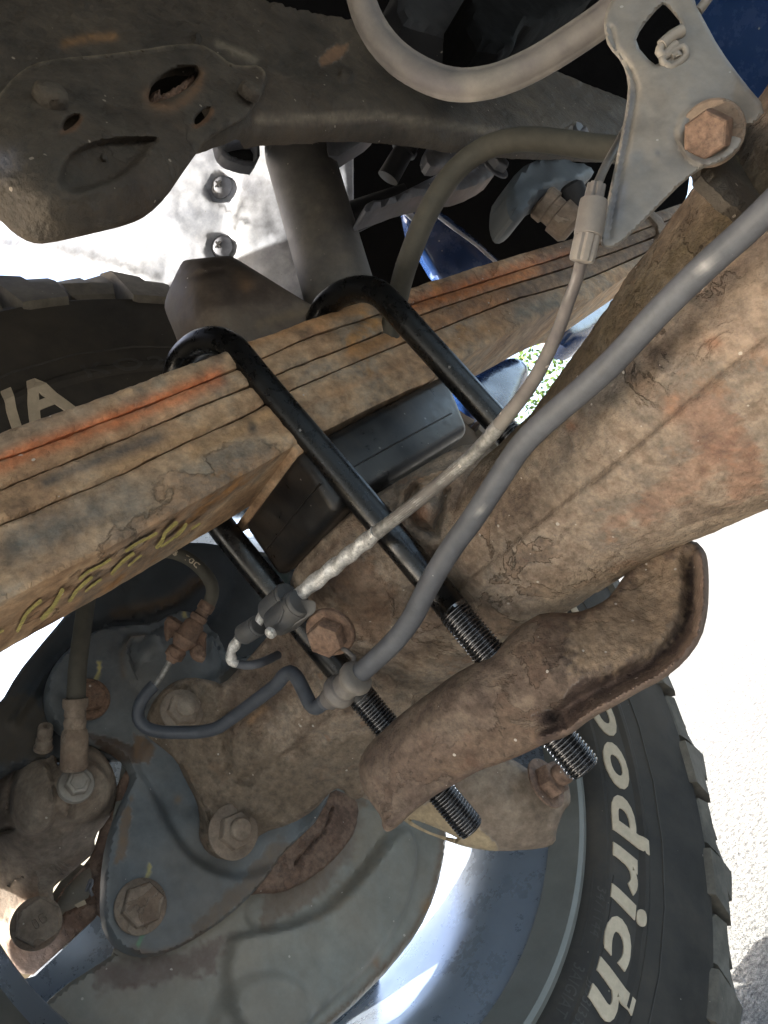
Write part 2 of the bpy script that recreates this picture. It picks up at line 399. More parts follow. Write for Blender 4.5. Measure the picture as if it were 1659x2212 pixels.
M['rust'] = mat('heavy_brown_rust', [(.11, .068, .050), (.19, .125, .09), (.16, .115, .088)], 30, .85, bump=.9, var=.2, specks=.1, flake=.3)
M['rustbolt'] = mat('orange_rusted_bolt', [(.12, .075, .052), (.20, .125, .085), (.17, .12, .09)], 60, .8, bump=.8, var=.2, specks=.08)
M['tyre'] = mat('tyre_rubber', [(.022, .020, .017), (.038, .034, .028), (.060, .050, .038)], 9, .72, bump=.3, var=.1, dust=.5, dustcol=(.075, .062, .046), specks=.05, speckcol=(.2, .18, .14))
M['tread'] = mat('dusty_tread_rubber', [(.075, .068, .055), (.13, .115, .09), (.17, .15, .12)], 14, .85, bump=.5, var=.12, specks=.1, speckcol=(.3, .26, .2))
M['letter'] = mat('cream_raised_lettering', [(.46, .38, .27), (.56, .47, .34)], 30, .7, bump=.15, var=.05)
M['embossed'] = mat('embossed_rubber', [(.045, .042, .037), (.07, .064, .055)], 30, .65, bump=.1, var=.05)
M['rim'] = mat('silver_wheel_paint', [(.25, .30, .37), (.29, .34, .41)], 6, .30, metal=.55, bump=.06, var=.03)
M['rimlip'] = mat('dusty_rim_lip', [(.14, .145, .13), (.20, .20, .18)], 9, .5, metal=.3, bump=.15, var=.05)
M['liner'] = mat('pale_aluminium_liner', [(.24, .26, .30), (.36, .38, .42), (.48, .49, .51)], 9, .5, metal=.1, bump=.3, var=.12, specks=.15, speckcol=(.2, .2, .2), dust=.35, dustcol=(.33, .33, .33))
M['shock'] = mat('dusty_shock_paint', [(.075, .072, .070), (.11, .105, .098), (.155, .14, .118)], 16, .6, bump=.35, specks=.2, var=.09, speckcol=(.35, .32, .27))
M['stop'] = mat('dusty_bump_stop_rubber', [(.065, .052, .042), (.12, .096, .078), (.18, .155, .125)], 15, .7, bump=.3, specks=.14, var=.1, dust=.4, dustcol=(.15, .115, .08))
M['blue'] = mat('blue_body_paint', [(.010, .030, .105), (.016, .045, .14)], 8, .25, bump=.05, var=.04, specks=.03, spec=.6, coat=.6)
M['dark'] = mat('black_underbody', [(.0012, .0012, .0014), (.003, .003, .003)], 12, .9, bump=.4, var=.1, spec=.08)
M['dark2'] = mat('dark_grey_casting', [(.012, .013, .015), (.028, .028, .030)], 12, .7, bump=.35, var=.1, specks=.1)
M['grey_cast'] = mat('grey_cast_arm', [(.10, .105, .12), (.19, .195, .215)], 14, .6, bump=.4, var=.1, specks=.15)
M['silverwall'] = mat('flaking_pale_paint', [(.20, .16, .12), (.5, .45, .38), (.62, .58, .52)], 60, .7, bump=.9, var=.2, stretch=(.3, .3, 1.5), flake=.8)
M['asphalt'] = mat('pale_grey_asphalt', [(.035, .036, .036), (.12, .122, .118), (.22, .222, .214)], 130, .9, bump=.9, bscale=300, var=.3, fine=1.0, pits=1.0)
M['plastic'] = mat('black_sensor_clip', [(.05, .052, .056), (.085, .087, .09)], 25, .5, bump=.15, var=.08, dust=.5, dustcol=(.13, .115, .095))
M['yellow'] = mat('yellow_paint_mark', [(.42, .36, .11), (.56, .48, .17)], 80, .7, bump=.3, var=.2)
M['green'] = mat('green_paint_mark', [(.14, .30, .18), (.2, .36, .22)], 80, .7, bump=.3, var=.1)
M['grass'] = mat('sunlit_lawn', [(.05, .10, .02), (.12, .19, .04)], 4, .9, bump=1, bscale=30, var=.25)
M['wall'] = mat('pale_render', [(.55, .53, .5), (.65, .63, .6)], 2, .9, bump=.2, var=.05)

TAN, ORANGE, BROWN, DUST = (.36, .25, .16), (.55, .17, .055), (.09, .055, .038), (.34, .27, .19)
RUSTY, BLK = (.27, .12, .05), (.012, .011, .011)

# ------------------------------------------------------------------ ground and far background
def structure(o): o['kind'] = 'structure'; return o
def quad(name, c, m): return mesh(name, c, [(0, 1, 2, 3)], m, None, None)
structure(quad('ground', [(-60, -60, 0), (60, -60, 0), (60, 60, 0), (-60, 60, 0)], M['asphalt']))

# ------------------------------------------------------------------ wheel
S_ = 1.2; NW = nrm([-.2722, 1, .025]); CW = CAMP + np.array([.159, .5, .018]) * S_
E1 = nrm(np.cross(NW, _z)); E2 = np.cross(E1, NW); E2 = E2 if E2[2] > 0 else -E2
if E1[0] < 0: E1 = -E1
RIM, TRD = .231 * S_, .475
wheel = thing('wheel', 'wheel with a silver rim and chunky mud tyre with cream raised letters, behind the axle', 'wheel', CW)
def wp(s, r, a): return CW + NW * s + (E1 * math.cos(a) + E2 * math.sin(a)) * r
def wlathe(name, prof, m, parent, seg=192, sharp=35, a0=0, a1=2 * math.pi, rfn=None):
    V = []; n = len(prof); full = a1 - a0 > 6.28; k = seg if full else seg + 1
    for s, r in prof:
        for j in range(k): V.append(wp(s, r, a0 + (a1 - a0) * j / seg))
    F = [(i * k + j, i * k + (j + 1) % k, (i + 1) * k + (j + 1) % k, (i + 1) * k + j) for i in range(n - 1) for j in range(k if full else k - 1)]
    return mesh(name, V, F, m, parent, sharp)
# rim: lip, barrel, spoked face
rim = wlathe('rim', [(.012, RIM + .002), (-.002, RIM + .004), (-.004, RIM - .001), (0, RIM - .004), (.006, RIM - .010), (.02, RIM - .016), (.034, RIM - .020), (.05, RIM - .034), (.08, RIM - .040), (.15, RIM - .046), (.21, RIM - .040), (.225, RIM - .02), (.24, RIM + .002),
      (.24, RIM + .006), (.215, RIM - .016), (.15, RIM - .040), (.08, RIM - .034), (.05, RIM - .028), (.034, RIM - .014), (.012, RIM + .002)], M['rim'], wheel)
wlathe('rim_flange', [(-.003, RIM + .005), (-.0065, RIM + .0035), (-.0075, RIM), (-.006, RIM - .004), (-.001, RIM - .0065), (.009, RIM - .013), (.018, RIM - .018), (.012, RIM - .010)], M['rimlip'], wheel)
NS = 6
for i in range(NS):
    a = 2 * math.pi * i / NS + .35; V = []
    for r, hw, s0 in ((.055, .050, .175), (.10, .034, .168), (.16, .028, .172), (.21, .040, .185), (RIM - .036, .075, .20)):
        for ds, k in ((0, -1), (0, 1), (.03, 1), (.03, -1)):
            V.append(wp(s0 + ds, 0, 0) + (E1 * math.cos(a) + E2 * math.sin(a)) * r + (-E1 * math.sin(a) + E2 * math.cos(a)) * hw * k)
    F = [(4 * j + q, 4 * j + (q + 1) % 4, 4 * j + 4 + (q + 1) % 4, 4 * j + 4 + q) for j in range(4) for q in range(4)] + [(3, 2, 1, 0), (16, 17, 18, 19)]
    mesh('spoke', V, F, M['rim'], wheel, 30)
wlathe('hub', [(.215, .0), (.215, .07), (.17, .075), (.165, .05), (.165, 0)], M['rim'], wheel, 48)
# tyre: bead, sidewall with ribs, shoulder, crown
prof = [(.02, RIM + .0), (.004, RIM + .004), (-.004, RIM + .008), (-.011, RIM + .016), (-.014, RIM + .020), (-.0135, RIM + .024), (-.016, RIM + .028), (-.020, RIM + .052), (-.0235, RIM + .056), (-.0235, RIM + .060), (-.0215, RIM + .063),
        (-.023, RIM + .085), (-.024, RIM + .100), (-.023, RIM + .125), (-.021, RIM + .133), (-.021, RIM + .137), (-.019, RIM + .139), (-.015, TRD - .056), (-.006, TRD - .046), (.006, TRD - .040), (.030, TRD - .036), (.06, TRD - .030), (.12, TRD - .026), (.20, TRD - .03), (.235, TRD - .03), (.26, TRD - .07), (.26, RIM + .08), (.235, RIM + .01)]
prof_arr = np.array([(r, s) for s, r in prof[:20]])
tyre = wlathe('tyre', prof, M['tyre'], wheel, 240, 30)
def wall_s(r): return float(np.interp(r, prof_arr[:, 0], prof_arr[:, 1]))
# tread lugs: stepped shoulder blocks, alternately long and short, and inner blocks
NB = 50; pitch = 2 * math.pi / NB
def lug(a, long_):
    ri = TRD - (.066 if long_ else .054); w0 = pitch * .40
    rows = [(ri, wall_s(ri) + .001, .34), (ri + .006, wall_s(ri + .006) - .006, .40), (TRD - .030, -.014 if long_ else -.010, .44), (TRD - .010, -.002 if long_ else .004, .44), (TRD, .012 if long_ else .020, .42), (TRD + .004, .078, .34)]
    V = []
    for j, (r, s, hw) in enumerate(rows):
        sk = .05 * pitch * math.sin(j * 1.7)
        for q in (-1, -.12, -.08, .5, 1):
            dr = (-.004 if q == -.12 and j > 2 else 0) + (.005 * (q * (1 if long_ else -1)) if j > 2 else 0)
            V.append(wp(s, r + dr, a + q * hw * pitch + sk))
    for j, (r, s, hw) in enumerate(rows):
        sk = .05 * pitch * math.sin(j * 1.7)
        for q in (-1, -.12, -.08, .5, 1): V.append(wp(s + .02 if j < 3 else max(s, .03) + .002, min(r, TRD - .04) - .012, a + q * hw * pitch * 1.05 + sk))
    c = 5; n = len(rows); F = []
    for j in range(n - 1):
        for q in range(c - 1): F.append((j * c + q, j * c + q + 1, (j + 1) * c + q + 1, (j + 1) * c + q))
    o = n * c
    for j in range(n - 1): F.append((j * c, (j + 1) * c, o + (j + 1) * c, o + j * c)); F.append(((j + 1) * c + 4, j * c + 4, o + j * c + 4, o + (j + 1) * c + 4))
    for q in range(c - 1): F.append((q + 1, q, o + q, o + q + 1)); F.append(((n - 1) * c + q, (n - 1) * c + q + 1, o + (n - 1) * c + q + 1, o + (n - 1) * c + q))
    return V, F
for i in range(NB):
    a = pitch * (i + .3); V, F = lug(a, i % 2 == 0); mesh('tread_block', V, F, M['tread'], wheel, 25)
for s0, s1, ph in ((.092, .135, .5), (.150, .195, .0), (.205, .25, .5)):
    for i in range(NB):
        a = pitch * (i + .3 + ph); V = [wp(s, r, a + q * pitch) for r in (TRD - .03, TRD + .004) for s, q in ((s0, -.33), (s0 + .012, -.42), (s1, -.30), (s1, .36), (s0 + .02, .40), (s0, .30))]
        mesh('crown_block', V, [(5, 4, 3, 2, 1, 0), (6, 7, 8, 9, 10, 11)] + [(q, (q + 1) % 6, 6 + (q + 1) % 6, 6 + q) for q in range(6)], M['tread'], wheel, 25)
# raised writing on the sidewall, bent round the tyre
def wtext(txt, a_mid, r0, size, m, name, depth=.0018, bold=.0, shear=0., sx=1.0, sp=1.0):
    cu = bpy.data.curves.new('lettering', 'FONT'); cu.body = txt; cu.size = 1; cu.align_x = 'CENTER'; cu.offset = bold; cu.shear = shear; cu.space_character = sp
    cu.extrude = 0; cu.resolution_u = 4
    t = bpy.data.objects.new('lettering', cu); COL.objects.link(t)
    me = bpy.data.meshes.new_from_object(t); bpy.data.objects.remove(t)
    import bmesh
    bm = bmesh.new(); bm.from_mesh(me); bmesh.ops.subdivide_edges(bm, edges=[e for e in bm.edges if e.calc_length() > .12], cuts=3)
    bmesh.ops.triangulate(bm, faces=bm.faces)
    geo = bmesh.ops.extrude_face_region(bm, geom=bm.faces[:]); top = [v for v in geo['geom'] if isinstance(v, bmesh.types.BMVert)]
    for v in top: v.co.z += 1
    bmesh.ops.recalc_face_normals(bm, faces=bm.faces); bm.verts.index_update()
    V = []
    for v in bm.verts:
        r = r0 + v.co.y * size; a = a_mid - v.co.x * size * sx / r0
        V.append(wp(wall_s(r) - depth * v.co.z + .0004, r, a))
    F = [[v.index for v in f.verts] for f in bm.faces]; bm.free()
    return mesh(name, V, F, m, wheel, 30)
def wpolar(x, y, s=-.024):
    q = ray(x, y); k = (CW + NW * s - CAMP) @ NW; p = CAMP + q * (k / (q @ NW)) - CW; return math.atan2(p @ E2, p @ E1), float(np.hypot(p @ E1, p @ E2))
rad = math.radians
wtext('BFGoodrich', rad(-41), .3045, .046, M['letter'], 'raised_lettering', .0016, .028, .22, 1.70, 1.14)
wtext('T/A', rad(103.2), .3105, .046, M['letter'], 'raised_lettering', .0016, .035, .1, 1.25, 1.0)
wtext('KO2', rad(83.6), .331, .019, M['embossed'], 'embossed_lettering', .0008, .01, .0, 1.9, 1.25)
wtext('3471144', rad(-68.5), .2925, .010, M['embossed'], 'embossed_lettering', .0006, .0, .15, 1.1, 1.1)
wtext('3AIGIAT', rad(-82), .2885, .010, M['embossed'], 'embossed_lettering', .0006, .0, .15, 1.1, 1.1)
wtext('JJ33I33C', rad(-83.0), .3005, .010, M['embossed'], 'embossed_lettering', .0006, .0, .15, 1.1, 1.1)
def arc_bar(name, r0, r1, a0, a1, m, h=.0008):
    V = []; n = 40
    for j in range(n + 1):
        a = a0 + (a1 - a0) * j / n
        for r, z in ((r0, .0005), (r0 + .0006, -h), (r1 - .0006, -h), (r1, .0005)): V.append(wp(wall_s(r) + z, r, a))
    mesh(name, V, [(4 * j + q, 4 * j + q + 1, 4 * j + 5 + q, 4 * j + 4 + q) for j in range(n) for q in range(3)], m, wheel)
for r in (.2885, .3035): arc_bar('embossed_frame', r, r + .0014, rad(-75), rad(-62), M['embossed'])
arc_bar('sidewall_ring', .3545, .3565, 0, 2 * math.pi, M['embossed'], .0012)

# ------------------------------------------------------------------ leaf spring (planes parallel to the near face)
KS = .331; SW = .069
B0 = [(-70, 957), (0, 934), (192, 868), (358, 804), (453, 770), (530, 739), (607, 713), (684, 684), (764, 657), (849, 634), (988, 589), (1148, 541), (1241, 514), (1384, 469), (1500, 430)]
B1 = [(-70, 1015), (0, 993), (192, 922), (394, 844), (492, 803), (569, 771), (684, 723), (812, 681), (876, 660), (1020, 615), (1164, 570), (1238, 546), (1384, 497), (1505, 452)]
B2 = [(-70, 1082), (0, 1057), (179, 983), (288, 938), (384, 897), (500, 850), (597, 809), (837, 713), (895, 685), (1052, 631), (1228, 577), (1386, 522), (1505, 472)]
B3 = [(-70, 1163), (0, 1134), (250, 1029), (332, 988), (428, 944), (540, 892), (623, 845), (860, 744), (924, 720), (1084, 656), (1190, 624), (1270, 600), (1390, 548), (1505, 496)]
B4 = [(-70, 1332), (0, 1300), (300, 1149), (480, 1050), (560, 1006), (635, 963), (697, 931), (863, 850), (930, 821), (975, 786), (1209, 664), (1278, 645)]
spring = thing('leaf_spring', 'stack of rusty orange-tan spring leaves running across the picture under the black rods', 'leaf spring', W(500, 950, KS))
def leaf(top, bot, k, wd, stains_and_light=(), gap=0, nsd=3):
    cr = lambda p: [tuple(q) for q in catmull(np.array([(x, y, 0) for x, y in p], float), 14)[:, :2]]
    out = cr(top) + cr(bot)[::-1]
    out = np.array(out, float)
    a = [W(x, y, k) for x, y in out]
    o = sheet('leaf', [tuple(p) for p in out], M['spring'], spring, k=k, step=7, thick=wd, edge=(9, .0016), smooth=0,
              feats=[('noise', 60, .0006, nsd), ('noise', 13, .00035, nsd + 1), ('flake', 45, .0006, nsd), ('flake', 20, .0003, nsd + 40)], stains_and_light=stains_and_light, sharp=25)
    return o
def off(p, dy): return [(x, y + dy) for x, y in p]
orl = [(0, 1000), (60, 972), (192, 925), (300, 885), (394, 848), (470, 812)]
leaf(B0, off(B1, -2), KS, SW, [('line', off(orl, -4), 17, (.62, .19, .07), .95), ('line', [(900, 650), (1020, 612), (1148, 573), (1230, 550)], 17, (.50, .16, .05), .85), ('spot', (225, 867), 13, DUST, .8), ('spot', (345, 825), 16, (.4, .33, .24), .9), ('line', [(400, 800), (455, 775)], 10, (.4, .3, .2), .7),
                                 ('line', [(540, 745), (640, 705), (760, 665)], 9, (.40, .21, .09), .8), ('spot', (690, 697), 18, (.42, .22, .10), .9), ('line', [(700, 690), (800, 655)], 14, (.42, .23, .1), .7), ('line', [(-20, 955), (190, 885)], 26, (.22, .19, .155), .5), ('spot', (470, 772), 16, (.10, .06, .04), .8), ('line', [(1180, 540), (1450, 455)], 30, (.10, .075, .055), .8)], nsd=3)
leaf(off(B1, 2), off(B2, -2), KS + .0008, SW, [('line', off(orl, 9), 17, (.55, .18, .07), .8), ('line', [(876, 668), (1020, 624), (1148, 588), (1230, 560)], 17, (.50, .18, .055), .95), ('line', [(250, 960), (420, 885)], 12, (.45, .26, .15), .5), ('spot', (645, 805), 22, (.20, .20, .175), .6), ('spot', (740, 765), 14, (.42, .26, .14), .8), ('line', [(1180, 575), (1450, 490)], 30, (.09, .065, .045), .85)], nsd=9)
leaf(off(B2, 2), off(B3, -2), KS + .0002, SW, [('line', [(100, 1040), (230, 985), (340, 945)], 16, (.12, .105, .09), .85), ('line', [(230, 1020), (380, 955), (480, 905)], 12, (.40, .25, .13), .7), ('line', [(760, 760), (860, 725), (930, 700)], 20, (.42, .22, .09), .9), ('line', [(950, 695), (1084, 645)], 22, (.36, .17, .07), .8), ('line', [(1120, 630), (1450, 515)], 26, (.10, .07, .05), .8), ('spot', (520, 885), 20, (.38, .24, .13), .5)], nsd=15)
leaf(off(B3, 2), B4, KS - .0006, SW, [('line', [(30, 1180), (150, 1130), (280, 1070)], 40, (.175, .17, .15), .8), ('line', [(420, 980), (520, 930), (600, 880)], 14, (.42, .26, .13), .8), ('line', [(450, 1000), (560, 960)], 20, (.20, .185, .15), .6), ('spot', (545, 925), 16, (.06, .055, .05), .8),
     ('line', [(240, 1075), (330, 1040)], 30, (.36, .28, .2), .5), ('line', [(650, 880), (863, 790)], 8, (.42, .23, .11), .5), ('spot', (700, 880), 22, (.22, .215, .18), .6), ('line', [(700, 925), (860, 850)], 7, (.36, .25, .16), .8), ('line', [(930, 760), (1040, 715), (1100, 690)], 22, (.34, .19, .085), .8), ('line', [(1120, 680), (1200, 650)], 26, (.19, .175, .14), .85), ('line', [(0, 1275), (290, 1135)], 14, (.36, .27, .19), .5)], nsd=21)
# leaves bear upon each other: dark joint core behind the seams is just the gap between them
# inked numbers on the underside of the bottom leaf
def under(x, y):                                   # point on the underside of the bottom leaf
    b = np.array(B4, float); 
    # underside plane contains near edge direction and outboard direction
    A = W(0, 1300, KS); Bp = W(480, 1062, KS); nn = nrm(np.cross(Bp - A, NX)); r = ray(x, y)
    nn = nn if nn[2] < 0 else -nn
    return CAMP + r * (((A - CAMP) @ nn) / (r @ nn)) + nn * .0013
def stroke(pts, wd=3.2):
    p = catmull(np.array([(x, y, 0) for x, y in pts], float), 3)[:, :2]; T = np.gradient(p, axis=0); T /= np.linalg.norm(T, axis=1)[:, None]; Nn = np.c_[-T[:, 1], T[:, 0]]
    ww = wd * (1 + .35 * fbm(p[:, 0] / 9, p[:, 1] / 9, 5)); ww[0] *= .3; ww[-1] *= .3
    V = [under(*(q + n_ * w_)) for q, n_, w_ in zip(p, Nn, ww)] + [under(*(q - n_ * w_)) for q, n_, w_ in zip(p, Nn, ww)]; n = len(p)
    mesh('paint_mark', V, [(i, i + 1, n + i + 1, n + i) for i in range(n - 1)], M['yellow'], spring, None)
s834 = lambda z: sub(z, 0, 1128, .3336)
for z, wd in (([(100, 700), (130, 640), (170, 570), (260, 490)], 3.2), ([(255, 620), (330, 540), (370, 470), (400, 415)], 4.0), ([(430, 500), (450, 490), (480, 440), (540, 380), (590, 340)], 3.4), ([(500, 360), (560, 310), (640, 270), (710, 225)], 2.6), ([(540, 440), (600, 390), (650, 355)], 2.2),
              ([(710, 330), (740, 290), (790, 240), (860, 185)], 3.2), ([(800, 180), (870, 130), (950, 90), (1010, 55)], 2.6), ([(820, 275), (860, 240), (910, 200)], 2.0), ([(1000, 160), (1040, 110), (1060, 60), (1110, 10), (1140, -15)], 3.4), ([(1030, 150), (1090, 110), (1150, 60)], 2.2), ([(1120, 90), (1170, 40), (1200, -5)], 3.2), ([(1230, 35), (1290, -5)], 2.4), ([(-20, 705), (15, 685)], 2.4)):
    stroke(s834(z), wd * 1.1)
# bright flaking underside strips of the far half
A_ = W(634, 962, KS - .0005); D_ = NX * .098
box('end_shim', [A_, A_ - UX * .0062, A_ - UX * .0062 + FX * .02, A_ + FX * .02, A_ + D_, A_ - UX * .0062 + D_, A_ - UX * .0062 + FX * .02 + D_, A_ + FX * .02 + D_], M['spring'], spring, .0008)
# far end: rebound clip and hanger seen between bracket and axle
clip = thing('spring_clip', 'rusty clip at the far right end of the leaf spring, behind the grey bracket', 'clip', W(1450, 500, .36))
sheet('clip_plate', sub([(850, 1110), (930, 1040), (1010, 880), (960, 850), (900, 690), (960, 760), (1020, 800), (1150, 700), (1270, 660), (1275, 690), (1200, 760), (1100, 850), (1040, 905), (980, 930), (900, 1040), (820, 1105), (740, 1130), (640, 1190), (700, 1120), (790, 1050)], 1128, 232.3, .32), M['spring'], clip, k=.345, step=6, thick=.006, edge=(6, .002), feats=[('noise', 14, .001)])
prism('clip_band', sub([(830, 700), (880, 690), (940, 740), (975, 800), (970, 860), (930, 900), (900, 905), (925, 850), (915, 790), (870, 740)], 1128, 232.3, .32), M['cast'], clip, .326, .02, bevel=.001)
prism('hanger_cap', sub([(1150, 680), (1260, 655), (1280, 665), (1270, 700), (1200, 745), (1180, 790), (1120, 810), (1040, 890), (1010, 880), (1060, 800), (1150, 720)], 1128, 232.3, .32), M['grey_cast'], clip, .335, .012, bevel=.001)

# ------------------------------------------------------------------ spacer block
block = thing('spacer_block', 'black painted steel lift block between the rusty spring and the axle', 'spacer block', W(730, 1090, KS))
kb = KS - .0005
n0 = W(641, 969, kb); n1 = W(736, 1104, kb); n2 = W(1012, 931, kb); n3 = W(935, 812, kb); dN = NX * .092
def far(p, x, y):                                  # slide p outboard until it lies on the picture line to (x, y)
    return p + NX * .092
box('block_body', [n0, n1, n2 + FX * .004, n3 + FX * .02, n0 + dN, n1 + dN, n2 + dN + FX * .004, n3 + dN + FX * .02], M['block'], block, .0075, 40, 5)
def scratch(p, m, r=.0004, nm='seam'): tube(nm, p, r, m, block, seg=6, step=.004, world=True)
q0 = W(722, 1033, kb - .0002); q1 = W(975, 905, kb - .0002)
scratch([W(758, 1012, kb), W(870, 950, kb), W(975, 893, kb)], M['block'], .0006)
e0 = n0 * .45 + n1 * .55; scratch([e0 - FX * .0001, e0 + dN * .9 - FX * .0001], M['block'], .0006)

# ------------------------------------------------------------------ U-bolts
RB = .0096
near = [(1266, 1664, .415), (1103, 1466, .436), (940, 1268, .457), (762, 1058, .474), (586, 851, .487), (530, 783, .493), (503, 752, .498), (474, 737, .506), (442, 738, .516), (411, 755, .527), (388, 786, .537), (378, 850, .545), (395, 950, .545), (432, 1060, .538), (480, 1140, .530), (620, 1312, .522), (760, 1485, .514), (890, 1640, .507), (1020, 1792, .500)]
NP = [P(*q) for q in near]; endN, endF = NP[0], NP[-1]; DN = nrm(NP[3] - NP[0]); DF = nrm(NP[-4] - NP[-1]); TL = .112
def ubolt(name, label, offv, short=0):
    t = thing(name, label, 'U-bolt', endN + offv, 'U-bolts clamping the leaf spring')
    en, ef = endN + offv + DN * short, endF + offv + DF * short
    path = [en + DN * (TL - .004)] + [p + offv for p in (NP[3:-4] if short else NP[2:-3])] + [ef + DF * (TL - .004)]
    tube('bar', path, RB, M['black'], t, seg=32, step=.004, world=True)
    pt = .0022
    for c, D in ((en, DN), (ef, DF)):
        def rf(s, th):
            ph = (s / pt - th / (2 * math.pi)) % 1.0
            return .0011 * np.clip(1.35 - np.abs(ph - .5) * 3.6, -.45, .75) - .0010 * max(0, 1 - s / .004)
        nst = int(TL / pt * 8); lathe('threaded_end', c, D, [(i * TL / nst, RB - .0007) for i in range(nst + 1)] + [(TL + .002, RB - .001)], M['thread'], t, 40, rfn=rf, sharp=60)
        lathe('end_face', c, D, [(-.0006, 0), (-.0006, RB * .62), (-.0002, RB * .78), (.0006, RB * .86)], M['thread'], t, 32)
    return t
ub1 = ubolt('u_bolt', 'gloss black U-bolt nearest the camera, clamping the spring with both threaded ends in view', np.zeros(3))
ub2 = ubolt('u_bolt', 'gloss black U-bolt further along the spring, its legs running behind the rusty axle tube', P(905, 725, .530) - P(586, 851, .487), .10)

# ------------------------------------------------------------------ axle housing
axle = thing('axle_housing', 'large rust-scaled axle tube with its perch and bolted end flange, grey-brown with dust', 'axle', CAMP + np.array([.29, .4, .02]))
AX0 = CAMP + np.array([.302, .405, .018])
RT = lambda t: .0535 + max(0, -t - .08) * .16
def axr(s, th):
    d1 = np.angle(np.exp(1j * (th - SEAM1))) * SG; d2 = np.angle(np.exp(1j * (th - SEAM2))) * SG
    seam = .0028 * (sst(d1 / .05 + .5) * (np.abs(d1) < 1.5)) * (1 - sst(d2 / .16 + .5)) - .0010 * np.exp(-(d1 + .04) ** 2 / .0006)
    nz = .0007 * fbm(s * 60 + 7, th * 3.0, 31) + .0005 * fbm(s * 420, th * 24, 32) + .0007 * (sst((fbm(s * 30, th * 1.9, 33, 5) - .22) * 22)) + .0005 * sst((fbm(s * 60, th * 4, 35, 5) - .3) * 22)
    return seam + nz
SEAM1, SEAM2 = 0, 1
# seam angles from the picture: ridge through (1430,900) and (1290,1060)
a_, u_, v_ = frame(NX)
def tube_angle(x, y, t=-.15):
    c = AX0 + NX * t; r = ray(x, y); best = None
    for dd in np.linspace(.2, .5, 400):
        p = CAMP + r * dd; q = p - AX0; s = q @ NX; rad_ = np.linalg.norm(q - NX * s)
        if rad_ < RT(s): return math.atan2(q @ v_, q @ u_)
    return 0
SEAM1 = tube_angle(1454, 901); SEAM2 = tube_angle(1475, 972); SG = 1 if np.angle(np.exp(1j * (SEAM2 - SEAM1))) > 0 else -1
prof_t = [(-.42 + i * .0028, RT(-.42 + i * .0028)) for i in range(int(.56 / .0028))]
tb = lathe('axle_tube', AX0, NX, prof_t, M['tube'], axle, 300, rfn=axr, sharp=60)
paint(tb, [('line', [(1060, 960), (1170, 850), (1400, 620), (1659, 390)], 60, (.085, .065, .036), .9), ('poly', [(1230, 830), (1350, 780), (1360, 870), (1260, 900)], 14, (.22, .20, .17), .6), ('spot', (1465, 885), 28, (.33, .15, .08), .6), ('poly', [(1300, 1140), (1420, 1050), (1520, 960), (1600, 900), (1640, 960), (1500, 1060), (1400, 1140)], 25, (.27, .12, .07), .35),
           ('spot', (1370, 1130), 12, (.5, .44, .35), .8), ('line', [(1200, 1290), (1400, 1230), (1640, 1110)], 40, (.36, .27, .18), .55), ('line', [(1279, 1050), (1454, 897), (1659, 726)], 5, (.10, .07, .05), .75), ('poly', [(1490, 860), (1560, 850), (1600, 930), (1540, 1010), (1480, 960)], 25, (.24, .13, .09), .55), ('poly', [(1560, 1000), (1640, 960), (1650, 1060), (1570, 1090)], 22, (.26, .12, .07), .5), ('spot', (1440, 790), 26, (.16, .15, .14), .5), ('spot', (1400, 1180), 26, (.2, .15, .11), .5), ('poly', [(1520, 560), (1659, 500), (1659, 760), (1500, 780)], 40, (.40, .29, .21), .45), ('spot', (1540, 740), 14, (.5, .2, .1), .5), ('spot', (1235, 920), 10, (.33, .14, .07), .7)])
# end of the housing, perch and flange as one casting
he = [(310, 1582), (322, 1530), (345, 1496), (375, 1472), (410, 1462), (460, 1470), (480, 1480), (520, 1440), (565, 1390), (610, 1335), (625, 1290), (628, 1245), (655, 1200), (700, 1150), (735, 1120), (800, 1075), (890, 1020), (985, 965), (1040, 955), (1085, 985), (1120, 1060), (1160, 1200), (1180, 1300), (1130, 1360), (1050, 1400), (990, 1420), (930, 1500), (890, 1560), (840, 1610), (800, 1660), (790, 1720), (760, 1730),
      (735, 1700), (712, 1712), (680, 1750), (630, 1780), (562, 1800), (550, 1826), (520, 1852), (478, 1858), (446, 1842), (429, 1809), (432, 1774), (426, 1732), (400, 1684), (381, 1642), (352, 1617), (325, 1597)]
hctl = [(1080, 1190, .455), (1160, 1270, .475), (1040, 955, .50), (1100, 1050, .478), (1000, 1258, .480), (1080, 1380, .505), (900, 1340, .505), (980, 1430, .535), (800, 1420, .53), (880, 1560, .565), (700, 1500, .55), (640, 1560, .56), (760, 1680, .59),
        (985, 985, .487), (850, 1060, .492), (800, 1150, .478), (900, 1200, .478), (720, 1180, .50), (640, 1250, .525), (700, 1300, .497), (760, 1350, .505), (625, 1340, .56), (560, 1420, .585), (510, 1500, .582), (600, 1640, .572), (680, 1700, .59), (550, 1760, .592), (470, 1820, .588), (400, 1600, .583), (340, 1560, .592), (390, 1530, .588), (470, 1560, .578), (500, 1700, .582), (430, 1700, .592)]
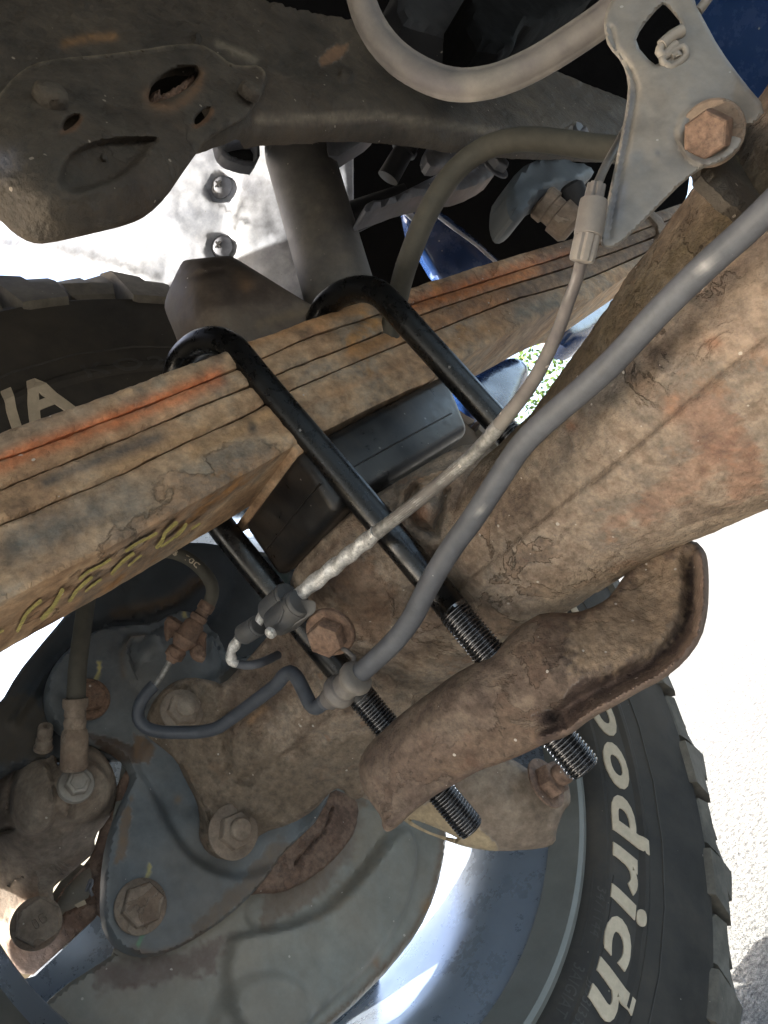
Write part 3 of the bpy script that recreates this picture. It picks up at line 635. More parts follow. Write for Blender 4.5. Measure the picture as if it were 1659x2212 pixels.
hf = [('noise', 90, .002, 4), ('noise', 20, .0008, 5), ('flake', 40, .0007, 6), ('noise', 7, .0005, 8),
      ('ridge', [(560, 1670), (640, 1600), (720, 1535), (790, 1490)], 8, .0045), ('ridge', [(486, 1540), (488, 1580), (492, 1640), (510, 1680), (540, 1690)], 10, -.006),
      ('ridge', [(530, 1680), (600, 1640), (690, 1590)], 12, -.007), ('disc', (510, 1790), 36, .003, 10), ('disc', (390, 1533), 40, .003, 10),
      ('ridge', [(360, 1625), (400, 1665), (425, 1720), (445, 1760), (455, 1800)], 7, .006), ('ridge', [(386, 1655), (412, 1700), (428, 1745), (438, 1790)], 6, -.006),
      ('ridge', [(900, 1050), (880, 1090), (900, 1130), (940, 1150), (950, 1110), (965, 1060)], 8, -.011), ('ridge', [(870, 1060), (890, 1040), (940, 1020), (990, 1010)], 8, .009), ('dome', (925, 1100), 30, .008),
      ('ridge', [(690, 1240), (740, 1290), (790, 1370), (830, 1440)], 9, .0035), ('ridge', [(700, 1150), (690, 1200), (640, 1245)], 8, .004),
      ('poly', [(905, 1480), (925, 1435), (960, 1405), (1010, 1400), (990, 1440), (930, 1510), (890, 1560)], -.028, 20), ('flake', 60, .0012, 17), ('flake', 25, .0006, 12)]
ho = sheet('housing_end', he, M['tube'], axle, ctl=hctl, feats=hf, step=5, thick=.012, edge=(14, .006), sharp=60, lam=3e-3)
paint(ho, [('line', [(340, 1612), (386, 1655), (412, 1700), (428, 1745), (438, 1790)], 7, (.06, .042, .032), .8), ('line', [(486, 1540), (490, 1600), (494, 1650), (515, 1682), (600, 1640)], 6, (.075, .055, .04), .6), ('line', [(560, 1672), (640, 1602), (720, 1537), (790, 1492)], 4, (.08, .055, .04), .6), ('poly', [(310, 1500), (480, 1480), (620, 1640), (700, 1700), (560, 1860), (420, 1860), (300, 1600)], 40, (.16, .125, .09), .75), ('poly', [(520, 1440), (640, 1330), (700, 1420), (600, 1540), (500, 1600), (470, 1500)], 30, (.14, .10, .075), .7), ('poly', [(560, 1700), (650, 1620), (860, 1560), (780, 1720), (600, 1790)], 30, (.165, .13, .095), .7), ('line', [(540, 1560), (570, 1530)], 7, (.36, .23, .13), .7), ('line', [(620, 1480), (660, 1500)], 8, (.30, .20, .13), .5),  # dark lines paint shade into grooves and crevices; broad patches are grime
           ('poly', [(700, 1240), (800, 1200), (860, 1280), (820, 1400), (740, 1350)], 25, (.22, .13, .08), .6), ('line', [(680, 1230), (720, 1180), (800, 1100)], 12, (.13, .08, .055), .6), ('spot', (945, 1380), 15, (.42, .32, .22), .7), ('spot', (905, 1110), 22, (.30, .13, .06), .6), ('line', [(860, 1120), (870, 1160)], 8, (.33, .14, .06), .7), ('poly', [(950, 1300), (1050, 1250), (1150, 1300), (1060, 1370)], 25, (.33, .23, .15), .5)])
# welded-on bleeder boss beside the far leg
def hexbolt(par, p, axis, R, L, m, washer=0, wt=.0016, stub=0, nm='bolt_head', rot=0., dish=0, wm=None):
    a = nrm(axis); s = 0
    if washer: lathe('washer', p, a, [(0, washer * .98), (0, washer), (wt * .7, washer), (wt, washer * .94), (wt + .0002, R * .5)], wm or m, par, 40); s = wt
    prof = [(s - .0008, R * .96), (s, R * .98), (s + .0002, R), (s + L * .82, R), (s + L * .96, R * .93), (s + L, R * .84)]
    if dish: prof += [(s + L, R * .7), (s + L - dish, R * .62), (s + L - dish, 0)]
    else: prof += [(s + L + .0001, 0)]
    h = lathe(nm, p, a, prof, m, par, 36, rot=rot, poly=6, sharp=28)
    if stub: lathe('stud_end', np.asarray(p) + a * (s + L - .0005), a, [(0, R * .62), (.0012, R * .56), (.002, R * .62), (stub * .8, R * .60), (stub, R * .5), (stub + .0001, 0)], m, par, 24)
    return h
hexbolt(axle, P(503, 1797, .578), -NX - .10 * UX, .0135, .009, M['cast'], .020, .002, .0075, rot=.3)
hexbolt(axle, P(392, 1536, .574), -NX, .0125, .007, M['cast'], .0165, .002, .004, rot=.1)
# stud on the perch beside the cable clip
mesh_b = hexbolt(axle, P(716, 1362, .462), nrm(P(684, 1402, .44) - P(724, 1345, .468)), .0115, .010, M['rustbolt'], .0155, .004, 0, rot=.5)

# lower right ear of the flange with its nut, a patch of sunlight painted tan and open slot
ear = sub([(1000, 560), (1240, 598), (1300, 630), (1380, 685), (1430, 665), (1500, 640), (1560, 700), (1590, 800), (1588, 860), (1555, 890), (1530, 950), (1512, 1010), (1508, 1070), (1440, 1100), (1210, 1115), (1100, 1105), (1000, 1085), (900, 1050), (800, 1012), (700, 962), (640, 900), (560, 860), (450, 820), (380, 760), (372, 730), (400, 716), (440, 720), (600, 700), (800, 640)], 597, 1393.5, .4)
eo = sheet('shield_bracket', ear, M['cast'], axle, ctl=[(760, 1690, .60), (890, 1790, .605), (1000, 1820, .60), (1100, 1830, .60), (1190, 1820, .598), (1225, 1700, .60), (1150, 1670, .60), (1000, 1650, .612), (1100, 1750, .585), (950, 1740, .598), (850, 1700, .61)], feats=[('noise', 60, .0012), ('noise', 12, .0005, 3)], edge=(14, .007), thick=.01, step=6, holes=[sub([(722, 945), (745, 942), (860, 985), (978, 1040), (970, 1047), (850, 1020), (760, 975)], 597, 1393.5, .4)],
           stains_and_light=[('poly', sub([(640, 1000), (720, 900), (860, 830), (1000, 860), (1110, 1010), (1195, 1080), (1200, 1120), (900, 1130)], 597, 1393.5, .4), 4, (.42, .33, .21), 1.0)])
hexbolt(axle, P(1178, 1692, .588), -NX + .25 * FX, .0135, .011, M['rust'], .0195, .002, .010, rot=.25)

# ------------------------------------------------------------------ spring plate with rolled edge
plate = thing('spring_plate', 'heavy scaly brown steel plate with a rolled lip where the threaded ends come through', 'mounting plate', P(1100, 1500, .43))
sk = [(1174, 1322), (1244, 1325), (1295, 1305), (1322, 1285), (1350, 1240), (1390, 1200), (1440, 1170), (1500, 1165), (1524, 1190), (1530, 1215), (1532, 1260), (1530, 1320), (1516, 1380), (1480, 1430), (1430, 1470), (1380, 1495), (1330, 1525), (1280, 1550), (1230, 1590), (1180, 1605), (1130, 1630), (1080, 1650), (1040, 1662), (990, 1690), (941, 1717), (893, 1753), (860, 1785), (838, 1799), (826, 1790), (824, 1765), (803, 1737), (785, 1709), (775, 1675), (776, 1642), (789, 1617), (813, 1590), (857, 1550), (895, 1520), (930, 1495), (975, 1460), (1030, 1430), (1075, 1400), (1110, 1362), (1140, 1340)]
lipL = [(1512, 1200), (1519, 1240), (1518, 1310), (1505, 1372), (1472, 1418), (1425, 1457), (1375, 1483), (1325, 1512), (1277, 1537), (1225, 1577), (1170, 1594)]
inL = [(1488, 1205), (1492, 1240), (1490, 1305), (1476, 1360), (1445, 1400), (1400, 1435), (1350, 1460), (1300, 1485), (1255, 1508), (1200, 1545)]
dshade = [(1280, 1475), (1330, 1462), (1400, 1430), (1460, 1385), (1480, 1310), (1485, 1210)]
po = sheet('pressed_plate', sk, M['skid'], plate, ctl=[(1174, 1322, 0.438), (1120, 1500, 0.400), (1300, 1450, 0.388), (1470, 1420, 0.375), (1500, 1200, 0.414), (1420, 1290, 0.419), (1300, 1340, 0.410), (1200, 1600, 0.410), (857, 1555, 0.465), (900, 1640, 0.432), (840, 1790, 0.438), (960, 1700, 0.432), (778, 1660, 0.467), (1060, 1410, 0.438), (1000, 1500, 0.426), (1060, 1640, 0.418), (950, 1600, 0.422), (1180, 1420, 0.398)],
      feats=[('noise', 120, .002, 2), ('noise', 24, .0009, 3), ('noise', 8, .0006, 5), ('flake', 30, .0004, 9), ('ridge', lipL, 11, .012), ('ridge', inL, 17, -.011), ('ridge', [(1180, 1340), (1110, 1400), (1040, 1455), (950, 1530), (860, 1600), (815, 1660)], 38, .009), ('ridge', [(1230, 1500), (1150, 1560), (1060, 1600)], 30, -.003)],
      step=5, thick=.0055, edge=(16, .006), sharp=60, lam=2e-3)
paint(po, [('poly', [(1240, 1480), (1262, 1462), (1290, 1462), (1340, 1452), (1400, 1430), (1450, 1400), (1480, 1350), (1488, 1200), (1500, 1195), (1503, 1300), (1495, 1370), (1455, 1415), (1400, 1450), (1340, 1480), (1280, 1510), (1230, 1550), (1170, 1570), (1150, 1545), (1200, 1530)], 6, (.060, .040, .033), .95), ('line', [(1486, 1205), (1490, 1240), (1488, 1305), (1474, 1360), (1443, 1400), (1400, 1435), (1350, 1460)], 8, (.035, .022, .018), .95), ('line', lipL, 10, (.23, .165, .13), .9), ('poly', [(1240, 1340), (1330, 1300), (1400, 1210), (1480, 1200), (1470, 1330), (1420, 1400), (1300, 1450), (1240, 1450)], 35, (.40, .29, .19), .6), ('poly', [(800, 1600), (900, 1560), (1000, 1600), (900, 1720), (830, 1780), (780, 1680)], 30, (.16, .115, .09), .5), ('line', [(1170, 1600), (1230, 1560), (1260, 1520)], 14, (.07, .045, .038), .8), ('line', [(820, 1790), (940, 1715), (1040, 1658)], 7, (.12, .085, .07), .7)])  # oil patch, plus painted shade inside the rolled lip and a lightened lip
# ------------------------------------------------------------------ helpers for turned parts between two picture points
def rod(name, A, B, prof, m, parent, seg=28, poly=None, rfn=None, rot=0, sharp=35, stains_and_light=None):
    a = P(*A); b = P(*B); L = np.linalg.norm(b - a); d = (A[2] + B[2]) / 2
    return lathe(name, a, b - a, [(t * L, r * d / FPX) for t, r in prof], m, parent, seg, rot=rot, poly=poly, rfn=rfn, sharp=sharp, stains_and_light=stains_and_light)
Z8 = lambda z, ox, oy: sub(z, ox / 1.507, oy / 1.507, .32)
def kd(x, y, d): return float(ray(x, y) @ NX) * d
def px(x, y, r, d): return r * d / FPX

# ------------------------------------------------------------------ truck frame rail and gusset
KR = kd(600, 150, .47)
rail = thing('frame_rail', 'dark brown undercoated chassis rail across the top with a riveted gusset plate', 'frame rail', W(600, 150, KR))
ro = [(-80, -120), (500, -110), (560, -20), (590, 5), (650, 20), (755, 38), (850, 42), (925, 55), (1015, 82), (1110, 112), (1230, 160), (1360, 212), (1450, 250), (1440, 330), (1360, 322), (1180, 303), (1070, 295), (930, 272), (829, 257), (700, 252), (545, 257), (480, 290), (300, 330), (-80, 320)]
kdr = lambda x, y, e=0: KR / float(ray(x, y) @ NX) + e
sheet('rail_web', ro, M['frame'], rail, k=KR, holes=[[(300, 210), (320, 160), (370, 130), (445, 135), (440, 190), (470, 240), (450, 290), (400, 290), (380, 235), (320, 235)], [(120, 290), (130, 245), (185, 240), (185, 270), (150, 298)]], feats=[('noise', 110, .0025, 3), ('noise', 14, .0007, 5), ('noise', 5, .0004, 6), ('ridge', [(560, 262), (700, 258), (829, 262), (930, 277), (1070, 300), (1180, 308), (1400, 330)], 24, -.010), ('disc', (745, 165), 15, .003, 6), ('dome', (423, 86), 10, .004), ('ridge', [(590, 12), (700, 36), (850, 52), (1015, 92), (1110, 122), (1250, 178)], 6, .002)],
      step=6, thick=.006, edge=(12, .003), stains_and_light=[('poly', [(690, 130), (720, 100), (760, 90), (740, 120), (715, 140), (690, 145)], 8, (.26, .15, .085), .8), ('line', [(140, 95), (190, 82), (245, 80)], 9, (.24, .13, .055), .85), ('line', [(560, 258), (829, 250), (1070, 285)], 9, (.26, .215, .16), .7), ('poly', [(850, 60), (960, 75), (1090, 120), (1000, 150), (880, 130)], 25, (.19, .15, .105), .7), ('line', [(470, 95), (520, 115), (550, 130)], 9, (.22, .185, .135), .8)])
KG = KR - .006
gs = sub([(-60, 470), (0, 405), (60, 330), (140, 275), (250, 252), (430, 237), (600, 217), (740, 192), (860, 187), (930, 222), (1000, 278), (1060, 285), (1120, 280), (1155, 322), (1140, 400), (1090, 470), (1060, 515), (950, 570), (890, 610), (850, 660), (780, 760), (720, 850), (640, 930), (560, 970), (400, 1010), (200, 1055), (130, 1050), (60, 1010), (0, 950), (-80, 900)], 0, 0, .5)
hole1 = sub([(655, 372), (700, 328), (750, 296), (820, 288), (852, 292), (862, 318), (845, 345), (805, 385), (760, 412), (700, 436), (650, 446), (640, 420), (648, 395)], 0, 0, .5)
slot1 = sub([(272, 545), (285, 520), (312, 500), (342, 498), (345, 512), (325, 535), (295, 558), (276, 568)], 0, 0, .5)
slot2 = sub([(838, 522), (850, 500), (880, 474), (905, 468), (905, 484), (885, 510), (862, 532), (842, 540)], 0, 0, .5)
weld = sub([(-60, 460), (0, 400), (60, 322), (140, 268), (250, 245), (430, 232), (600, 212), (740, 188), (860, 184), (935, 218), (1000, 272), (1060, 280), (1115, 275), (1150, 315)], 0, 0, .5)
gp = sheet('gusset_plate', gs, M['frame'], rail, ctl=[(0, 210, kdr(0, 210, -.010)), (300, 120, kdr(300, 120, -.011)), (560, 150, kdr(560, 150, -.010)), (530, 250, kdr(530, 250, -.011)), (250, 250, kdr(250, 250, -.013)), (0, 330, kdr(0, 330, -.012)), (100, 430, kdr(100, 430, -.016)), (300, 400, kdr(300, 400, -.014)), (400, 370, kdr(400, 370, -.008)), (80, 520, kdr(80, 520, .012)), (250, 500, kdr(250, 500, .010)), (-30, 450, kdr(-30, 450, .014)), (340, 460, kdr(340, 460, .008))],
      feats=[('noise', 70, .0015, 13), ('noise', 12, .0007, 15), ('noise', 4.5, .0004, 16), ('ridge', weld, 6, .0045), ('ridge', off(weld, 11), 5, -.0015), ('poly', sub([(255, 800), (275, 720), (320, 655), (430, 612), (560, 598), (690, 600), (640, 625), (600, 690), (500, 770), (420, 800), (320, 830)], 0, 0, .5), -.010, 16), ('dome', (225, 340), 9, .004), ('ridge', sub([(620, 440), (700, 460), (800, 450)], 0, 0, .5), 6, .0015), ('ridge', [(235, 283), (285, 280), (320, 284)], 3, .001)],
      step=5, thick=.006, edge=(12, .004), holes=[hole1, slot1, slot2], sharp=60,
      stains_and_light=[('line', weld, 6, (.20, .165, .115), .75), ('line', sub([(640, 400), (660, 450), (740, 465), (800, 430), (850, 380), (870, 320)], 0, 0, .5), 12, (.20, .105, .05), .55), ('line', sub([(270, 570), (320, 555), (350, 510)], 0, 0, .5), 6, (.22, .11, .055), .6), ('line', sub([(840, 545), (890, 520), (915, 480)], 0, 0, .5), 6, (.24, .12, .06), .7), ('spot', (10, 350), 30, (.14, .15, .19), .5), ('line', sub([(920, 190), (980, 210), (1060, 240)], 0, 0, .5), 9, (.22, .18, .13), .7)])
sheet('hole_shade_sheet', sub([(500, 180), (1000, 200), (1020, 400), (960, 600), (780, 640), (600, 600), (380, 680), (180, 640), (180, 440), (400, 400)], 0, 0, .5), M['hole_shade'], rail, k=KR + .03, step=30, thick=.002)  # dark sheet added behind the openings as their shade
sheet('torn_metal', sub([(645, 440), (650, 395), (680, 372), (705, 392), (760, 370), (800, 335), (830, 300), (860, 300), (850, 350), (780, 410), (700, 445)], 0, 0, .5), M['rustbolt'], rail, k=KR + .004, feats=[('noise', 9, .004, 4)], step=4, thick=.003, edge=(6, .003))
for c, r, e in (((107, 215), 37, -.0175), ((536, 205), 25, -.0160)):
    d = kdr(c[0], c[1], e); R_ = px(*c, r, d)
    lathe('rivet', P(c[0], c[1], d + .001), -NX, [(0, R_), (.002, R_ * .99), (.0045, R_ * .9), (.0058, R_ * .7), (.0062, R_ * .3), (.0062, 0)], M['frame'], rail, 40, rfn=lambda s, th: .0004 * fbm(np.cos(th) * 4, np.sin(th) * 4 + s * 400, 3))

# ------------------------------------------------------------------ shock absorber
shock = thing('shock_absorber', 'dusty grey shock absorber tube slanting up behind the spring to the frame', 'shock absorber', P(685, 470, .64))
rod('shock_body', (642, 318, .67), (750, 690, .63), [(-.06, 20), (-.055, 40), (-.035, 62), (-.01, 73), (.02, 75), (.05, 76), (.055, 74), (.06, 76), (.5, 76), (1, 77)], M['shock'], shock, 64, sharp=60)
sheet('upper_mount', [(467, 285), (500, 276), (535, 256), (640, 254), (641, 278), (624, 309), (612, 312), (598, 288), (575, 291), (560, 296), (559, 357), (520, 351), (490, 340), (474, 324)], M['grey_cast'], shock, k=kd(560, 300, .645), holes=[[(485, 319), (500, 306), (530, 301), (557, 300), (557, 346), (530, 342), (500, 333)]], step=4, thick=.008, edge=(5, .002), feats=[('noise', 16, .0006)], stains_and_light=[('line', [(500, 290), (640, 265)], 30, (.30, .31, .36), .9)])
sheet('mount_shade_sheet', [(475, 318), (500, 300), (560, 296), (562, 350), (525, 348), (490, 338)], M['hole_shade'], shock, k=kd(560, 300, .645) + .012, step=8, thick=.004)  # dark sheet added as the shade inside the mount eye
sheet('upper_bracket', [(690, 262), (829, 256), (824, 276), (770, 310), (718, 342), (700, 300)], M['grey_cast'], shock, k=kd(760, 290, .68), step=8, thick=.02, edge=(6, .002))
rod('upper_stud', (648, 300, .66), (665, 262, .665), [(0, 14), (.4, 14), (.45, 22), (.7, 22), (.75, 12), (1, 12)], M['bracket'], shock)

# ------------------------------------------------------------------ fender liner and truck body
NLN = nrm(.85 * FX + .5 * NX); KLN = float(ray(480, 460) @ NLN) * .80
liner = thing('fender_liner', 'bright pale aluminium wheel arch liner with two countersunk screws, upper left', 'wheel arch liner', W(480, 460, KLN, NLN))
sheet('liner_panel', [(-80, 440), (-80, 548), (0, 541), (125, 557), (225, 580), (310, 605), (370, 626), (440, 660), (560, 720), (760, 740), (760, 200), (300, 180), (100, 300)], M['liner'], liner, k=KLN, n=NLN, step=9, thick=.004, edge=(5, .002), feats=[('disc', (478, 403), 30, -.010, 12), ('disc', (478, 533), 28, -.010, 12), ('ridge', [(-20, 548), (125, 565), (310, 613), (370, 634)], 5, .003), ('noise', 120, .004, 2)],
      stains_and_light=[('line', [(540, 357), (527, 420), (508, 480), (499, 560)], 3, (.08, .075, .06), .8), ('poly', [(530, 380), (660, 400), (700, 600), (640, 560), (560, 500), (510, 440)], 30, (.15, .155, .17), .75), ('poly', [(420, 300), (560, 330), (560, 420), (470, 400), (420, 360)], 30, (.22, .23, .26), .6), ('line', [(-20, 520), (120, 535), (240, 565), (340, 600)], 16, (.10, .105, .11), .85), ('spot', (478, 405), 14, (.06, .06, .06), .9), ('spot', (478, 535), 14, (.08, .08, .08), .9), ('hard', [(448, 405), (458, 432), (485, 450), (515, 468), (535, 480)], 6, (.05, .05, .055), .8), ('spot', (440, 520), 22, (.2, .2, .21), .7)])  # paints edge shadow, screw recess shade and a screw's cast shadow; seam is real
NV = nrm(np.cross(NLN, UX))
for c in ((478, 403), (478, 533)):
    q = W(c[0], c[1], KLN + .008, NLN); lathe('screw', q, -NLN, [(0, .013), (.001, .013), (.0015, .0115), (.0042, .009), (.006, .005), (.0062, 0)], M['grey_cast'], liner, 28)
    for v, v2 in ((UX, NV), (NV, UX)): box('screw_slot', [q - NLN * .0066 + v * s1 * .0045 + v2 * s2 * .0009 - NLN * z for z in (0, .0006) for s1, s2 in ((1, 1), (1, -1), (-1, -1), (-1, 1))], M['hole_shade'], liner, 0)
body = thing('truck_body', 'blue painted truck bed above the wheel, its black underside overhead shaped to block sun', 'truck body', CAMP + np.array([0, .3, .6]))
def fnz(f, n, z): return CAMP + FX * f + NX * n + np.array([0, 0, z])
for f0, f1, n0_, n1_ in ((-2.0, .27, -1.6, 1.05), (.272, 2.2, -1.6, .505), (.80, 2.2, .507, 1.3)): box('bed_floor_sunblock', [fnz(f, n, z) for n in (n0_, n1_) for f, z in ((f0, .62), (f1, .62), (f1, .70), (f0, .70))], M['dark'], body, 0)  # unseen bed underside, its edges cut to shade parts and sun the liner
sheet('inner_panel', [(660, 190), (690, -220), (1480, -220), (1500, 100), (1500, 300), (1480, 460), (1380, 560), (1150, 640), (800, 700), (690, 560)], M['dark'], body, ctl=[(680, 0, 1.0), (700, 600, 1.0), (1480, 0, 1.35), (1400, 500, 1.3)], step=40, thick=.01)
sheet('outer_panel', [(1440, -200), (1800, -200), (1800, 560), (1560, 470), (1490, 250)], M['blue'], body, ctl=[(1440, 0, .60), (1500, 400, .62), (1800, -100, .50), (1800, 500, .55)], step=20, thick=.01)
sheet('sill_panel', [(850, 470), (905, 425), (985, 480), (1075, 560), (1170, 640), (1050, 720), (950, 640)], M['blue'], body, ctl=[(870, 470, .84), (1170, 640, .86), (950, 700, .84)], step=10, thick=.02, edge=(26, .02))
tube('sill_reflection', [(872, 452, .80), (900, 478, .81), (925, 500, .82)], .0035, M['liner'], body, seg=10)  # pale strips modelled as the bright reflections on the blue sill
tube('sill_reflection', [(905, 430, .80), (960, 478, .80), (1030, 530, .81), (1080, 575, .82)], .002, M['liner'], body, seg=10)
sheet('lower_sill', [(985, 830), (1060, 770), (1130, 752), (1165, 790), (1140, 860), (1080, 1000), (1000, 960)], M['blue'], body, k=.62, step=10, thick=.03, edge=(30, .03))
sheet('rocker_panel', [(1195, 690), (1270, 630), (1400, 510), (1460, 480), (1400, 600), (1330, 690), (1270, 740), (1230, 735)], M['blue'], body, k=.60, step=10, thick=.03, edge=(25, .02))

# ------------------------------------------------------------------ bump stop
stop = thing('bump_stop', 'dusty brown wedge-shaped rubber bump stop standing on the spring between the black hoops', 'bump stop', P(480, 650, .55))
sheet('stop_block', [(393, 566), (402, 561), (450, 556), (495, 552), (506, 556), (556, 587), (620, 627), (687, 667), (700, 690), (640, 720), (560, 760), (450, 790), (400, 790), (386, 745), (373, 710), (360, 681), (354, 659), (364, 627), (380, 592)], M['stop'], stop,
      ctl=[(400, 562, .60), (498, 553, .60), (690, 670, .59), (600, 640, .582), (440, 620, .562), (560, 720, .555), (450, 780, .545), (358, 670, .60), (385, 750, .59), (410, 690, .560), (430, 580, .575), (500, 600, .575)], step=6, thick=.05, edge=(7, .004), feats=[('noise', 40, .0012), ('ridge', [(410, 600), (450, 590), (495, 580)], 6, -.002), ('ridge', [(405, 590), (470, 575), (520, 578)], 5, .002)], smooth=1,
      stains_and_light=[('spot', (530, 615), 16, (.25, .155, .085), .7), ('spot', (515, 595), 12, (.2, .14, .09), .6), ('line', [(420, 600), (480, 588)], 8, (.045, .035, .03), .8), ('line', [(385, 600), (365, 660), (380, 720)], 22, (.15, .135, .125), .6), ('line', [(560, 700), (690, 665)], 10, (.2, .15, .095), .6)])

# ------------------------------------------------------------------ brake assembly behind the flange
KB_ = kd(500, 1780, .610); KSH = KB_ + .028
brake = thing('brake_assembly', 'brake with blue-grey backing plate, broad dust shield and rust-brown caliper, lower left', 'brake', W(400, 1750, KB_))
sh = [(485, 1178), (620, 1200), (760, 1280), (880, 1420), (945, 1600), (966, 1760), (965, 1835), (946, 1930), (908, 2012), (852, 2085), (785, 2155), (705, 2225), (560, 2300), (350, 2320), (50, 2300), (48, 2226), (75, 2190), (140, 2130), (182, 2103), (265, 2050), (240, 1950), (250, 1700), (330, 1400), (400, 1250)]
sheet('dust_shield', sh, M['shield'], brake, k=KSH, step=8, thick=.0025, edge=(7, .003), feats=[('noise', 150, .003, 3), ('ridge', [(958, 1740), (955, 1835), (936, 1925), (898, 2005), (842, 2077), (775, 2147), (690, 2222)], 7, .0025),
      ('poly', sub([(1000, 795), (1200, 770), (1400, 700), (1540, 560), (1650, 400), (1760, 300), (1800, 500), (1700, 800), (1400, 1100), (1200, 1250), (980, 1200), (960, 950), (985, 850)], 0, 1625.7, .5), .010, 26), ('poly', [(490, 2120), (620, 2100), (680, 2220), (560, 2330), (440, 2260)], .008, 40), ('poly', [(520, 1960), (640, 1850), (730, 1700), (860, 1750), (820, 1850), (700, 1960), (560, 2020)], -.006, 24)],
      stains_and_light=[('line', [(958, 1740), (955, 1835), (936, 1925), (898, 2005), (842, 2077), (775, 2147), (690, 2222)], 6, (.16, .095, .05), .85), ('poly', [(560, 1960), (640, 1840), (700, 1720), (790, 1730), (760, 1860), (660, 1960), (560, 2010)], 20, (.19, .14, .105), .8), ('line', [(500, 2022), (620, 2005), (700, 1970), (760, 1910), (830, 1820)], 9, (.085, .08, .07), .5), ('poly', [(200, 2080), (400, 2060), (500, 2010), (460, 2100), (300, 2130), (210, 2140)], 25, (.15, .10, .085), .75), ('spot', (925, 1960), 16, (.30, .17, .07), .7), ('spot', (812, 2080), 12, (.26, .14, .07), .6), ('poly', [(770, 1740), (830, 1760), (830, 1850), (740, 1960), (680, 1990), (760, 1880)], 14, (.27, .225, .165), .6)])
rs = sub([(1130, 540), (1160, 470), (1230, 400), (1300, 310), (1380, 240), (1440, 150), (1520, 180), (1560, 220), (1545, 330), (1500, 400), (1430, 480), (1320, 560), (1230, 600), (1130, 600), (1060, 620)], 0, 1625.7, .5)
sheet('rust_scab', rs, M['rust'], brake, k=KB_ + .010, step=5, thick=.006, edge=(8, .003), feats=[('noise', 16, .001), ('ridge', sub([(1435, 235), (1415, 300), (1400, 345), (1350, 390), (1320, 430), (1275, 475)], 0, 1625.7, .5), 3.2, -.004), ('ridge', sub([(1420, 240), (1395, 340), (1300, 430)], 0, 1625.7, .5), 9, .002)], stains_and_light=[('line', sub([(1435, 235), (1415, 300), (1400, 345), (1350, 390), (1320, 430), (1275, 475)], 0, 1625.7, .5), 3, (.03, .018, .014), .95)])
dc = [(-60, 1720), (-60, 1560), (0, 1520), (40, 1450), (80, 1400), (140, 1330), (200, 1250), (300, 1190), (370, 1182), (485, 1179), (560, 1192), (630, 1215), (720, 1300), (700, 1440), (560, 1440), (470, 1500), (330, 1640), (200, 1640), (60, 1640)]
sheet('drum_casing', dc, M['dark_case'], brake, k=KB_ + .016, step=7, thick=.004, edge=(12, .004), feats=[('noise', 100, .003, 5), ('dome', (385, 1245), 120, .014), ('ridge', [(180, 1372), (250, 1335), (330, 1325), (380, 1305), (420, 1265), (440, 1250)], 9, -.006), ('ridge', [(30, 1560), (90, 1470), (160, 1390)], 10, .006)],
      stains_and_light=[('line', [(250, 1325), (320, 1312), (375, 1295), (420, 1260), (440, 1250)], 12, (.14, .09, .05), .75), ('line', [(20, 1480), (60, 1420), (110, 1360)], 14, (.12, .095, .07), .6), ('poly', [(-60, 1510), (60, 1500), (110, 1540), (100, 1640), (-60, 1660)], 20, (.09, .075, .055), .8), ('poly', [(540, 1220), (620, 1230), (620, 1300), (560, 1300)], 12, (.02, .05, .04), .7)])
bp_ = [(277, 1348), (233, 1350), (200, 1365), (167, 1385), (133, 1415), (110, 1448), (100, 1491), (103, 1532), (123, 1568), (160, 1590), (220, 1605), (262, 1625), (290, 1660), (288, 1686), (272, 1721), (245, 1781), (230, 1851), (225, 1926), (227, 1986), (244, 2030), (278, 2056), (325, 2066), (375, 2054), (435, 2021), (500, 1976), (550, 1930), (590, 1880), (640, 1820), (700, 1760), (740, 1650), (700, 1500), (600, 1400), (500, 1420), (480, 1380), (440, 1330), (400, 1312), (367, 1322), (333, 1341)]
